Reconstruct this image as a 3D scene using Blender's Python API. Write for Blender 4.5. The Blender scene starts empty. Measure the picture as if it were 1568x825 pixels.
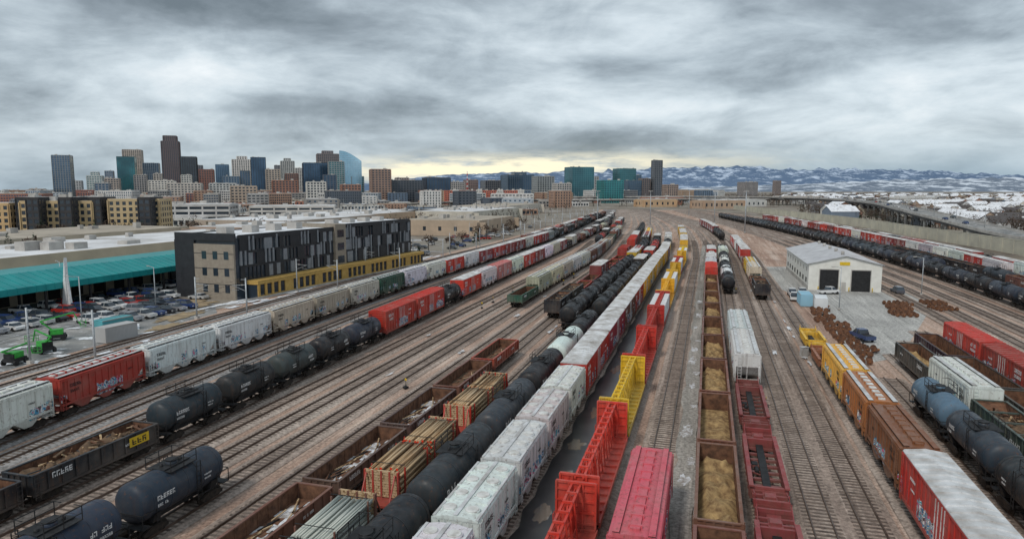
import bpy, math, random, bisect
from mathutils import Vector, noise as mn
random.seed(11)
R=random.random
def U(a,b): return a+(b-a)*R()
rc=random.choice
# ------------------------------------------------------------------ helpers
class MB:
    def __init__(s): s.v=[];s.f=[];s.m=[];s.s=[]
    def face(s,pts,m,sm=False):
        n=len(s.v); s.v+= [tuple(p) for p in pts]; s.f.append(tuple(range(n,n+len(pts)))); s.m.append(m); s.s.append(sm)
    def box(s,x0,x1,y0,y1,z0,z1,m,bottom=True):
        n=len(s.v)
        s.v+=[(x0,y0,z0),(x1,y0,z0),(x1,y1,z0),(x0,y1,z0),(x0,y0,z1),(x1,y0,z1),(x1,y1,z1),(x0,y1,z1)]
        fs=[(4,5,6,7),(0,1,5,4),(1,2,6,5),(2,3,7,6),(3,0,4,7)]
        if bottom: fs.append((3,2,1,0))
        for q in fs: s.f.append(tuple(n+i for i in q)); s.m.append(m); s.s.append(False)
    def obox(s,c,ax,l,w,h,m):
        a=Vector(ax).normalized(); up=Vector((0,0,1))
        if abs(a.z)>.95: up=Vector((1,0,0))
        b=a.cross(up).normalized(); d=b.cross(a).normalized(); c=Vector(c)
        n=len(s.v)
        for sx in(-1,1):
            for sy in(-1,1):
                for sz in(-1,1):
                    s.v.append(tuple(c+a*(sx*l/2)+b*(sy*w/2)+d*(sz*h/2)))
        for q in [(0,1,3,2),(4,6,7,5),(0,4,5,1),(2,3,7,6),(0,2,6,4),(1,5,7,3)]:
            s.f.append(tuple(n+i for i in q)); s.m.append(m); s.s.append(False)
    def bar(s,p,q,w,m):
        p=Vector(p);q=Vector(q); s.obox((p+q)/2,q-p,(q-p).length,w,w,m)
    def cyl(s,p,q,r,n,m,r2=None,caps=True,sm=True):
        p=Vector(p);q=Vector(q);a=(q-p).normalized()
        up=Vector((0,0,1)) if abs(a.z)<.9 else Vector((1,0,0))
        b=a.cross(up).normalized();d=a.cross(b)
        if r2 is None:r2=r
        k=len(s.v)
        for i in range(n):
            t=2*math.pi*i/n; o=b*math.cos(t)+d*math.sin(t)
            s.v.append(tuple(p+o*r)); s.v.append(tuple(q+o*r2))
        for i in range(n):
            j=(i+1)%n
            s.f.append((k+2*i,k+2*i+1,k+2*j+1,k+2*j)); s.m.append(m); s.s.append(sm)
        if caps:
            s.f.append(tuple(k+2*i for i in range(n))); s.m.append(m); s.s.append(False)
            s.f.append(tuple(k+2*i+1 for i in reversed(range(n)))); s.m.append(m); s.s.append(False)
    def lathe(s,prof,cz,n,m):
        k=len(s.v)
        for x,r in prof:
            for i in range(n):
                t=2*math.pi*i/n; s.v.append((x,r*math.cos(t),cz+r*math.sin(t)))
        for a in range(len(prof)-1):
            for i in range(n):
                j=(i+1)%n
                s.f.append((k+a*n+i,k+a*n+j,k+(a+1)*n+j,k+(a+1)*n+i)); s.m.append(m); s.s.append(True)
    def prism(s,poly,a0,a1,m,ax):
        n=len(poly);k=len(s.v)
        for a in(a0,a1):
            for p,q in poly: s.v.append((p,a,q) if ax=='y' else (a,p,q))
        for i in range(n):
            j=(i+1)%n; s.f.append((k+i,k+j,k+n+j,k+n+i)); s.m.append(m); s.s.append(False)
        s.f.append(tuple(k+i for i in range(n))); s.m.append(m); s.s.append(False)
        s.f.append(tuple(k+n+i for i in reversed(range(n)))); s.m.append(m); s.s.append(False)
    def prismy(s,poly,y0,y1,m): s.prism(poly,y0,y1,m,'y')
    def prismx(s,poly,x0,x1,m): s.prism(poly,x0,x1,m,'x')
    def mesh(s,name,mats):
        me=bpy.data.meshes.new(name); me.from_pydata(s.v,[],s.f)
        for m in mats: me.materials.append(m)
        me.polygons.foreach_set('material_index',s.m); me.polygons.foreach_set('use_smooth',s.s)
        me.update(); return me
def obj(name,me,loc=(0,0,0),rz=0,color=None):
    o=bpy.data.objects.new(name,me); bpy.context.collection.objects.link(o)
    o.location=loc; o.rotation_euler=(0,0,rz)
    if color: o.color=(*color,1)
    return o
# ------------------------------------------------------------------ node helpers
class NT:
    def __init__(s,nt): s.nt=nt
    def new(s,t): return s.nt.nodes.new(t)
    def put(s,sock,v):
        if isinstance(v,bpy.types.NodeSocket): s.nt.links.new(v,sock)
        elif v is not None:
            if isinstance(v,(tuple,list)) and len(v)==3 and sock.type=='RGBA': v=(*v,1)
            sock.default_value=v
    def noise(s,vec,scale,detail=4,rough=.55,dist=0,out=0):
        n=s.new('ShaderNodeTexNoise'); s.put(n.inputs['Vector'],vec); n.inputs['Scale'].default_value=scale
        n.inputs['Detail'].default_value=detail; n.inputs['Roughness'].default_value=rough; n.inputs['Distortion'].default_value=dist
        return n.outputs[out]
    def ramp(s,fac,stops,interp='LINEAR'):
        n=s.new('ShaderNodeValToRGB'); s.put(n.inputs[0],fac); cr=n.color_ramp; cr.interpolation=interp
        while len(cr.elements)<len(stops): cr.elements.new(.5)
        for e,(p,c) in zip(cr.elements,stops):
            e.position=p; e.color=(*c,1) if isinstance(c,(tuple,list)) else (c,c,c,1)
        return n.outputs[0]
    def mix(s,fac,a,b,blend='MIX'):
        n=s.new('ShaderNodeMix'); n.data_type='RGBA'; n.blend_type=blend
        s.put(n.inputs[0],fac); s.put(n.inputs[6],a); s.put(n.inputs[7],b); return n.outputs[2]
    def m(s,op,a,b=None,clamp=False):
        n=s.new('ShaderNodeMath'); n.operation=op; n.use_clamp=clamp; s.put(n.inputs[0],a)
        if b is not None: s.put(n.inputs[1],b)
        return n.outputs[0]
    def rng(s,v,a,b,c=0,d=1):
        n=s.new('ShaderNodeMapRange'); s.put(n.inputs[0],v)
        for i,x in zip((1,2,3,4),(a,b,c,d)): n.inputs[i].default_value=x
        return n.outputs[0]
    def vscale(s,vec,sc,rot=None,loc=None):
        n=s.new('ShaderNodeMapping'); s.put(n.inputs[0],vec); n.inputs['Scale'].default_value=sc
        if rot is not None: n.inputs['Rotation'].default_value=rot
        if loc is not None: n.inputs['Location'].default_value=loc
        return n.outputs[0]
    def sep(s,v):
        n=s.new('ShaderNodeSeparateXYZ'); s.put(n.inputs[0],v); return n.outputs
    def comb(s,x,y,z):
        n=s.new('ShaderNodeCombineXYZ'); s.put(n.inputs[0],x);s.put(n.inputs[1],y);s.put(n.inputs[2],z); return n.outputs[0]
    def pos(s): return s.new('ShaderNodeNewGeometry').outputs['Position']
    def ocoord(s,rand=True):
        o=s.new('ShaderNodeTexCoord').outputs['Object']
        if not rand: return o
        r=s.new('ShaderNodeObjectInfo').outputs['Random']; v=s.new('ShaderNodeVectorMath'); v.operation='ADD'
        s.put(v.inputs[0],o); k=s.m('MULTIPLY',r,91.0); s.put(v.inputs[1],s.comb(k,k,k)); return v.outputs[0]
    def bump(s,h,st,dist=.05):
        n=s.new('ShaderNodeBump'); s.put(n.inputs['Height'],h); n.inputs['Strength'].default_value=st; n.inputs['Distance'].default_value=dist
        return n.outputs[0]
def newmat(name,rough=.8,metal=0,spec=.3):
    m=bpy.data.materials.new(name); m.use_nodes=True; b=m.node_tree.nodes['Principled BSDF']
    b.inputs['Roughness'].default_value=rough; b.inputs['Metallic'].default_value=metal
    b.inputs['Specular IOR Level'].default_value=spec
    return m,NT(m.node_tree),b
def simple(name,c1,c2=None,scale=1.0,rough=.8,metal=0,lo=.35,hi=.65,detail=5,world=True,bump=0,spec=.3):
    m,n,b=newmat(name,rough,metal,spec)
    if c2 is None: c2=tuple(x*.65 for x in c1)
    v=n.pos() if world else n.ocoord()
    k=n.noise(v,scale,detail,.6)
    n.put(b.inputs['Base Color'],n.ramp(k,[(lo,c2),(hi,c1)]))
    if bump: n.put(b.inputs['Normal'],n.bump(k,bump,.1))
    return m
def paint(name,graffiti=False,rough=.42,dust=.5,rustk=.7,fade=.3,spec=.5):
    m,n,b=newmat(name,rough,0,spec)
    oi=n.new('ShaderNodeObjectInfo'); base=oi.outputs['Color']
    oc=n.ocoord(); raw=n.ocoord(False); z=n.sep(raw)[2]
    c=base
    c=n.mix(n.rng(n.noise(oc,.45,5,.6),.42,.75,0,fade),c,(.34,.28,.23))
    st=n.noise(n.vscale(oc,(2.6,2.6,.22)),1.2,5,.6)
    c=n.mix(n.rng(st,.5,.70,0,rustk),c,n.mix(.45,(.10,.05,.028),c))
    c=n.mix(n.rng(n.noise(oc,3.2,4,.7),.60,.66,0,.55),c,(.13,.06,.035))
    if graffiti:
        gx=n.noise(n.vscale(oc,(1,0,0)),.24,1,.4)
        zz=n.m('ADD',z,n.m('MULTIPLY',n.noise(oc,1.4,3),1.6))
        mk=n.m('MULTIPLY',n.m('GREATER_THAN',gx,.5),n.m('LESS_THAN',zz,3.35))
        mk=n.m('MULTIPLY',mk,n.m('GREATER_THAN',z,1.25))
        g=n.ramp(n.noise(n.vscale(oc,(1,.2,.8)),1.5,1,.3,1.3),[(0,(.02,.02,.03)),(.34,(.02,.28,.5)),(.42,(.8,.8,.8)),(.46,(.02,.02,.02)),(.50,(.8,.8,.82)),(.55,(.05,.38,.45)),(.61,(.65,.12,.25)),(.68,(.02,.02,.02))],'CONSTANT')
        c=n.mix(n.m('MULTIPLY',mk,.88),c,g)
    c=n.mix(n.rng(z,2.0,.7,0,dust),c,(.13,.10,.08))
    n.put(b.inputs['Base Color'],c)
    n.put(b.inputs['Roughness'],n.rng(n.noise(oc,1.5,4),.3,.7,rough-.1,rough+.3))
    return m
M={}
M['paint']=paint('freight_paint'); M['graf']=paint('freight_paint_graffiti',True,.5)
M['tank']=paint('tank_paint',False,.40,.35,.45,.10,.32)
M['roofgal']=simple('galvanised_roof',(.72,.73,.74),(.36,.33,.30),.5,.45,.2,.3,.6,6,False)
M['steel']=simple('truck_steel',(.05,.038,.03),(.015,.013,.012),3,.75)
M['dark']=simple('dark_steel',(.03,.03,.032),(.015,.015,.016),2,.6)
M['rust']=simple('rusty_interior',(.22,.11,.065),(.085,.045,.03),1.6,.9)
M['rust2']=simple('rust_orange',(.36,.15,.05),(.17,.065,.03),2.5,.9)
M['letter']=simple('white_lettering',(.8,.8,.8),(.6,.6,.6),2,.6)
M['hatch']=simple('hatch_lid',(.72,.72,.70),(.45,.43,.40),1.5,.6,0,.3,.6,5,False)
M['yell']=simple('yellow_lettering',(.75,.5,.03),(.6,.4,.03),2,.6)
def polemat(name,stops,sc):
    m,n,b=newmat(name,.8); oc=n.ocoord(); k=n.noise(n.vscale(oc,(.15,sc,sc)),1.0,2,.6); n.put(b.inputs['Base Color'],n.ramp(k,stops)); return m
M['wood']=polemat('timber_poles',[(.3,(.12,.07,.04)),(.42,(.36,.22,.11)),(.52,(.60,.46,.29)),(.6,(.42,.27,.15)),(.7,(.70,.56,.38))],5.5)
M['woodend']=simple('timber_ends',(.66,.44,.22),(.52,.13,.06),9,.8)
M['orange']=simple('orange_pole_ends',(.80,.06,.02),(.6,.045,.02),5,.6)
M['pipe']=polemat('grey_pipes',[(.3,(.13,.15,.14)),(.45,(.38,.42,.38)),(.55,(.60,.61,.55)),(.7,(.30,.34,.30))],5.5)
M['gravel']=simple('brown_aggregate',(.50,.34,.16),(.17,.10,.05),1.6,.95,0,.33,.66,9,True,.8)
def snowmat():
    m,n,b=newmat('old_snow',.7); p=n.pos(); k=n.noise(p,1.3,7,.7)
    n.put(b.inputs['Base Color'],n.ramp(k,[(.38,(.26,.22,.19)),(.47,(.48,.46,.45)),(.56,(.74,.76,.80))])); n.put(b.inputs['Normal'],n.bump(k,.3,.1)); return m
M['snow']=snowmat()
M['snowc']=simple('roof_snow',(.82,.84,.88),(.55,.55,.56),.35,.7,0,.3,.55,7)
M['scrap']=simple('scrap_load',(.22,.14,.085),(.06,.042,.03),2.2,.95,0,.3,.7,9,True,.6)
M['rail']=simple('rail_steel',(.20,.15,.125),(.09,.06,.045),.5,.36,.6)
M['tie']=simple('timber_ties',(.22,.175,.145),(.09,.07,.06),2,.9)
M['conc']=simple('concrete',(.52,.50,.47),(.34,.32,.30),.25,.85)
M['glass']=simple('dark_glass',(.035,.05,.07),(.02,.03,.04),.05,.12,0,.35,.65,3,True,0,.8)
M['glassb']=simple('blue_glass',(.08,.15,.24),(.03,.07,.12),.03,.12,.5,.35,.65,3,True,0,.9)
M['glasst']=simple('teal_glass',(.05,.20,.23),(.025,.10,.125),.03,.12,.5,.35,.65,3,True,0,.9)
M['glassl']=simple('pale_glass',(.42,.62,.74),(.20,.38,.50),.02,.12,.6,.3,.7,3,True,0,.9)
M['roofw']=simple('pale_roof_membrane',(.78,.79,.81),(.42,.40,.38),.06,.8,0,.32,.6,7)
M['rooft']=simple('tan_roof',(.50,.44,.36),(.32,.28,.23),.09,.85)
def wallmat():
    m,n,b=newmat('wall_render',.8); oi=n.new('ShaderNodeObjectInfo')
    k=n.noise(n.ocoord(),.15,5); n.put(b.inputs['Base Color'],n.mix(n.rng(k,.35,.7,0,.3),oi.outputs['Color'],(.12,.11,.10))); return m
M['wall']=wallmat()
def stretched(n,ang=.279): return n.vscale(n.pos(),(1,1,1),(0,0,ang))
def yard_mat(name,ca,cb,cc,snow=.0):
    m,n,b=newmat(name,.93,0,.2)
    p=n.pos(); r=stretched(n); s=n.vscale(r,(.35,.012,1))
    k1=n.noise(s,1.0,6,.65); k2=n.noise(p,.06,6,.6); k3=n.noise(p,3.0,3,.7)
    c=n.ramp(k1,[(.3,ca),(.5,cb),(.68,cc)])
    c=n.mix(n.rng(k2,.45,.65,0,.5),c,tuple(x*.62 for x in ca))
    c=n.mix(n.rng(n.noise(p,.5,6,.7),.55,.75,0,.55),c,tuple(x*.4 for x in cb))
    c=n.mix(n.rng(n.noise(n.vscale(r,(1.2,.05,1)),1.0,4,.6),.57,.68,0,.55),c,tuple(min(.8,x*1.35) for x in cc))
    c=n.mix(n.rng(n.noise(n.vscale(r,(1.4,.03,1),None,(9,3,0)),1.0,5,.65),.56,.66,0,.6),c,tuple(x*.38 for x in ca))
    c=n.mix(.85,c,n.ramp(k3,[(.3,.42),(.7,1.45)]),'MULTIPLY')
    if snow:
        ks=n.m('MULTIPLY',n.rng(n.noise(n.vscale(r,(.6,.16,1)),1.0,9,.78),.645,.685),snow)
        c=n.mix(ks,c,(.72,.73,.76))
    n.put(b.inputs['Base Color'],c); n.put(b.inputs['Normal'],n.bump(k3,.6,.1)); return m
M['yard']=yard_mat('yard_dirt',(.37,.24,.185),(.48,.335,.26),(.62,.49,.41),.7)
M['ballast']=yard_mat('ballast',(.31,.24,.20),(.41,.33,.28),(.52,.44,.38))
M['ballastg']=yard_mat('grey_ballast',(.23,.215,.21),(.32,.305,.295),(.42,.40,.385))
M['gravelroad']=yard_mat('gravel_road',(.25,.235,.21),(.35,.33,.30),(.50,.46,.42),.8)
M['wet']=simple('wet_asphalt',(.065,.062,.06),(.018,.018,.02),.25,.3,0,.3,.65,8,True,.1,.6)
def asph():
    m,n,b=newmat('parking_asphalt',.85); p=n.pos()
    c=n.ramp(n.noise(p,.12,7,.65),[(.3,(.13,.135,.14)),(.5,(.25,.25,.245)),(.66,(.40,.38,.35))])
    c=n.mix(n.rng(n.noise(p,.5,6,.7),.57,.64,0,.65),c,(.70,.72,.76)); n.put(b.inputs['Base Color'],c); return m
M['asph']=asph()
def land():
    m,n,b=newmat('land',.95); p=n.pos()
    c=n.ramp(n.noise(p,.012,8,.65),[(.3,(.10,.085,.07)),(.45,(.20,.165,.13)),(.55,(.28,.25,.21)),(.7,(.14,.13,.095))])
    c=n.mix(n.rng(n.noise(p,.05,7,.7),.55,.62,0,.7),c,(.38,.36,.34))
    c=n.mix(n.rng(n.noise(n.vscale(p,(.8,2,1)),.01,9,.8),.59,.63,0,.7),c,(.66,.69,.74))
    n.put(b.inputs['Base Color'],c); return m
M['land']=land()
def sheet(name,pts,z,mat):
    mb=MB(); mb.face([(x,y,z) for x,y in pts],0); return obj(name,mb.mesh(name,[mat]))
sheet('ground',[(-16000,-400),(16000,-400),(16000,16000),(-16000,16000)],0,M['land'])
# ------------------------------------------------------------------ track paths
def cat(pts,step=2.0):
    out=[]
    P=[pts[0]]+list(pts)+[pts[-1]]
    P[0]=(2*pts[0][0]-pts[1][0],2*pts[0][1]-pts[1][1]); P[-1]=(2*pts[-1][0]-pts[-2][0],2*pts[-1][1]-pts[-2][1])
    for i in range(1,len(P)-2):
        a,b,c,d=[Vector(q) for q in P[i-1:i+3]]
        n=max(1,int((c-b).length/step))
        for k in range(n):
            t=k/n; out.append(.5*((2*b)+(c-a)*t+(2*a-5*b+4*c-d)*t*t+(3*b-a-3*c+d)*t**3))
    out.append(Vector(pts[-1])); return out
def yardpath(x50,y0=4,y1=850,y_end=None):
    k=(x50+54)/74.4
    if x50<=20.4: F=[(350,22.5+80.5*k),(480,52+76*k),(690,97+53*k),(850,125+40*k)]
    else:
        e=x50-20.4; F=[(350,103+e),(480,128+.9*e),(690,150+.75*e),(850,165+.6*e)]
    pts=[(x50+.286*(y-50),y) for y in (y0,50,100,150,200,250)]+[(x,y) for y,x in F]
    if y_end: pts=[p for p in pts if p[1]<y_end]; pts.append((x50+.286*(y_end-50),y_end))
    return cat(pts)
T1p=[(-62,4),(-55,40),(-49.7,71),(-46.9,87),(-41.3,111),(-34.6,139),(-26.8,169),(-18.8,197.5),(-5.6,244),(26.5,364),(71,569),(110,746),(128,850)]
T2p=[(-52,4),(-41.5,40),(-37,56),(-32.5,71),(-28,88.3),(-22.6,109.6),(-15.5,137.7),(-7,172),(5.5,219),(26.5,300),(76,511),(116,746),(131,850)]
TRp=[(68,10),(80,50),(93.5,95),(106.5,140),(120,193),(136,269),(155,386),(174,540),(198,746),(214,850)]
TWp=[(100,60),(122,120),(140.7,186),(156,244),(180,364),(203,524),(223,817)]
def off(pts,d,df=None):
    df=d if df is None else df
    out=[]
    for x,y in pts:
        t=min(1,max(0,(y-250)/450)); out.append((x+(d*(1-t)+df*t)*1.03,y))
    return out
def fx(P,y):
    for (x0,y0),(x1,y1) in zip(P,P[1:]):
        if y0<=y<=y1: return x0+(x1-x0)*(y-y0)/(y1-y0)
def lerp2(A,B,t): return [(fx(A,y)*(1-t)+fx(B,y)*t,y) for y in (4,40,71,110,139,170,197,244,300,364,450,511,569,746,850)]
X50=dict(T3=-25.6,T4=-15,T5=-10,T6=-5.4,T7=-.7,T9=5.8,T10=10.6,T11=15.7,T12=19.8,T12b=23.6,T13=27.2,T15=31.6,T16=39.1,T17=43.4,T18=48,T19=52.3)
P={}
P['C2']=cat(off(T1p,-21,-12)); P['C1']=cat(off(T1p,-16.5,-8)); P['T0b']=cat(off(T1p,-10,-6)); P['T0']=cat(off(T1p,-5,-3.5))
P['T1']=cat(T1p); P['T2']=cat(T2p)
for i,t in enumerate((.27,.52,.77)): P['E%d'%i]=cat(lerp2(T1p,T2p,t))
P['E4']=yardpath(-35);P['E5']=yardpath(-30.2);P['E6']=yardpath(-20.3)
ends=dict(T16=88,T17=101,T18=110,T19=118)
for k,x in X50.items(): P[k]=yardpath(x,4,850,ends.get(k))
for i in range(1,5): P['R%d'%i]=cat(off(TRp,-5*i,-3.6*i))
P['R0']=cat(TRp); P['R5']=cat(off(TRp,5,4)); P['R6']=cat(off(TRp,10.5,9)); P['W0']=cat(TWp); P['W1']=cat(off(TWp,-5,-4)); P['W2']=cat(off(TWp,5,4))
greys={'C2','C1','T0','T0b','T1','E0','E1'}
RT=.36
def make_track(key,path,i):
    mb=MB(); z0=.012+.0035*i
    zt=.15+.002*i
    n=len(path)
    nor=[]
    for k in range(n):
        a=path[max(0,k-1)];b=path[min(n-1,k+1)]; d=(b-a).normalized(); nor.append(Vector((d.y,-d.x)))
    def strip(offs,mat,step):
        idx=list(range(0,n,step)); 
        if idx[-1]!=n-1: idx.append(n-1)
        base=len(mb.v); w=len(offs)
        for k in idx:
            for o,z in offs:
                q=path[k]+nor[k]*o; mb.v.append((q.x,q.y,z))
        for a in range(len(idx)-1):
            for j in range(w-1):
                mb.f.append((base+a*w+j,base+a*w+j+1,base+(a+1)*w+j+1,base+(a+1)*w+j)); mb.m.append(mat); mb.s.append(False)
    strip([(-1.9,z0),(-1.4,zt),(1.4,zt),(1.9,z0)],0,3)
    for s in (-.75,.75):
        strip([(s-.07,zt),(s-.045,RT),(s+.045,RT),(s+.07,zt)],1,2)
    acc=0;
    for k in range(n-1):
        a=path[k];b=path[k+1]
        if a.y>330: break
        L=(b-a).length; d=(b-a).normalized(); nn=Vector((d.y,-d.x))
        while acc<L:
            c=a+d*acc; base=len(mb.v); wv=.12; hl=1.25+U(-.05,.05); zz=zt+.03+U(-.03,.02)
            for sx,sz in ((-1,0),(-1,1),(1,1),(1,0)):
                for sy in(-1,1):
                    q=c+d*(sx*wv)+nn*(sy*hl); mb.v.append((q.x,q.y,zz if sz else zt-.03))
            for q in ((0,1,3,2),(2,3,5,4),(4,5,7,6),(0,2,4,6),(1,7,5,3)):
                mb.f.append(tuple(base+t for t in q)); mb.m.append(2); mb.s.append(False)
            acc+=.6
        acc-=L
    obj('railway_track',mb.mesh('railway_track',[M['ballastg'] if key in greys else M['ballast'],M['rail'],M['tie']]))
for i,(k,p) in enumerate(P.items()): make_track(k,p,i)
left=[(p.x-6,p.y) for p in P['C2'][::20]]+[(P['C2'][-1].x-6,P['C2'][-1].y)]
right=[(p.x+7,p.y) for p in P['W2'][::20]]
sheet('rail_yard_ground',left+right[::-1]+[(72,4)],.008,M['yard'])
# ------------------------------------------------------------------ rolling stock
CM=[M['paint'],M['steel'],M['dark'],M['letter'],M['roofgal'],M['rust'],M['graf'],M['tank'],M['gravel'],M['snow'],M['scrap'],M['wood'],M['woodend'],M['pipe'],M['yell'],M['orange'],M['hatch']]
PA,ST,DK,LT,RG,RU,GR,TK,GV,SN,SC,WD,WE,PI,YL,OR,HT=range(17)
def truck(mb,xc):
    for dx in(-.88,.88):
        for y in(-.75,.75):
            mb.cyl((xc+dx,y-.07,.42),(xc+dx,y+.07,.42),.42,12,ST)
        mb.cyl((xc+dx,-.95,.42),(xc+dx,.95,.42),.09,6,ST)
    for y in(-1.0,1.0):
        mb.prismy([(xc-1.15,.35),(xc-.5,.22),(xc+.5,.22),(xc+1.15,.35),(xc+1.15,.55),(xc+.4,.82),(xc-.4,.82),(xc-1.15,.55)],y-.1,y+.1,ST)
    mb.box(xc-.25,xc+.25,-1,1,.45,.85,ST)
def under(mb,L,zt=1.1):
    h=L/2
    mb.box(-h+.55,h-.55,-.3,.3,.75,zt,DK)
    for s in(-1,1):
        truck(mb,s*(h-2.1)); mb.box(min(s*(h-.6),s*h),max(s*(h-.6),s*h),-.13,.13,.8,1.05,ST)
    mb.cyl((-.9,.55,.75),(.1,.55,.75),.22,8,DK); mb.box(.6,1.3,.4,.9,.6,.9,DK)
def ladder(mb,x,y,z0,z1,w=.42,m=PA,ax='x'):
    for t in(-w/2,w/2):
        p=(x+t,y) if ax=='x' else (x,y+t); mb.box(p[0]-.025,p[0]+.025,p[1]-.025,p[1]+.025,z0,z1,m)
    z=z0+.15
    while z<z1:
        if ax=='x': mb.box(x-w/2,x+w/2,y-.02,y+.02,z,z+.04,m)
        else: mb.box(x-.02,x+.02,y-w/2,y+w/2,z,z+.04,m)
        z+=.38
def letters(mb,x,y,z,n,h=.35,m=LT,w=None):
    w=w or h*.62
    for i in range(n):
        if R()<.1: continue
        x0=x+i*w*1.35; s=.012 if y>0 else -.012
        ya,yb=min(y,y+s),max(y,y+s)
        mb.box(x0,x0+w*.28,ya,yb,z,z+h,m)
        q=R()
        if q<.7: mb.box(x0+w*.28,x0+w,ya,yb,z+h*.8,z+h,m)
        if q>.3: mb.box(x0+w*.28,x0+w,ya,yb,z+h*.4,z+h*.58,m)
        if q<.5: mb.box(x0+w*.72,x0+w,ya,yb,z,z+h*.4,m)
        else: mb.box(x0+w*.28,x0+w,ya,yb,z,z+h*.2,m)
def tank(L,r=1.5):
    mb=MB(); h=L/2; under(mb,L,1.15); cz=1.12+r; e=h-.75
    prof=[(-e,0.01),(-e+.03,.45*r),(-e+.12,.72*r),(-e+.28,.9*r),(-e+.5,.985*r),(-e+.7,r)]
    prof=prof+[(-x,q) for x,q in reversed(prof)]
    mb.lathe(prof,cz,32,TK)
    k=-e+.9
    while k<e-.6:
        mb.lathe([(k,r),(k,r+.018),(k+.07,r+.018),(k+.07,r)],cz,32,TK); k+=(2*e-1.8)/4
    for s in(-1,1):
        x=s*(h-2.1); mb.prismx([(-1.15,1.1),(-1.35,1.75),(-.9,1.6),(0,1.35),(.9,1.6),(1.35,1.75),(1.15,1.1)],x-.35,x+.35,DK)
        mb.box(min(s*(h-1.3),s*(h-.55)),max(s*(h-1.3),s*(h-.55)),-1.45,1.45,1.08,1.16,DK)
        for y in(-1.42,1.42):
            mb.bar((s*(h-.58),y,1.1),(s*(h-.58),y,2.15),.05,DK); mb.bar((s*(h-1.9),y,1.1),(s*(h-1.9),y,2.15),.05,DK)
            mb.bar((s*(h-.58),y,2.15),(s*(h-1.9),y,2.15),.05,DK)
            mb.bar((s*(h-1.9),y,1.25),(s*1.4,y,1.25),.06,DK)
        mb.bar((s*(h-.58),-1.42,2.15),(s*(h-.58),1.42,2.15),.05,DK)
    tz=cz+r
    mb.cyl((0,0,tz-.15),(0,0,tz+.28),.42,14,TK); mb.cyl((0,0,tz+.28),(0,0,tz+.36),.46,14,DK)
    mb.cyl((.85,0,tz-.1),(.85,0,tz+.2),.16,8,DK); mb.cyl((-.8,.2,tz-.1),(-.8,.2,tz+.25),.12,8,DK)
    mb.box(-1.3,1.3,-.55,.55,tz-.04,tz+.02,DK)
    for y in(-1,1):
        y0,y1=sorted((y*.55,y*1.15)); mb.box(-1.3,1.3,y0,y1,tz-.12,tz-.07,DK)
        for x in(-1.3,0,1.3): mb.bar((x,y*1.13,tz-.1),(x,y*1.13,tz+.8),.045,DK)
        for z in(.35,.8): mb.bar((-1.3,y*1.13,tz+z),(1.3,y*1.13,tz+z),.045,DK)
        for x in(-1.3,1.3): mb.bar((x,y*1.13,tz+.8),(x,y*.5,tz+.8),.045,DK)
        ladder(mb,1.05,y*1.52,1.2,tz-.1,.42,DK)
        mb.bar((.85,y*1.5,tz-.5),(.85,y*1.1,tz-.1),.05,DK)
        yy=y*(r+.002)
        letters(mb,-e+1.2,yy,cz+.05,6,.34); letters(mb,-e+1.2,yy,cz-.4,6,.2); letters(mb,e-2.6,yy,cz,8,.12); letters(mb,e-2.6,yy,cz-.3,7,.12)
    mb.cyl((0,0,.8),(0,0,1.2),.25,8,DK)
    return mb.mesh('tank_car',CM)
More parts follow.
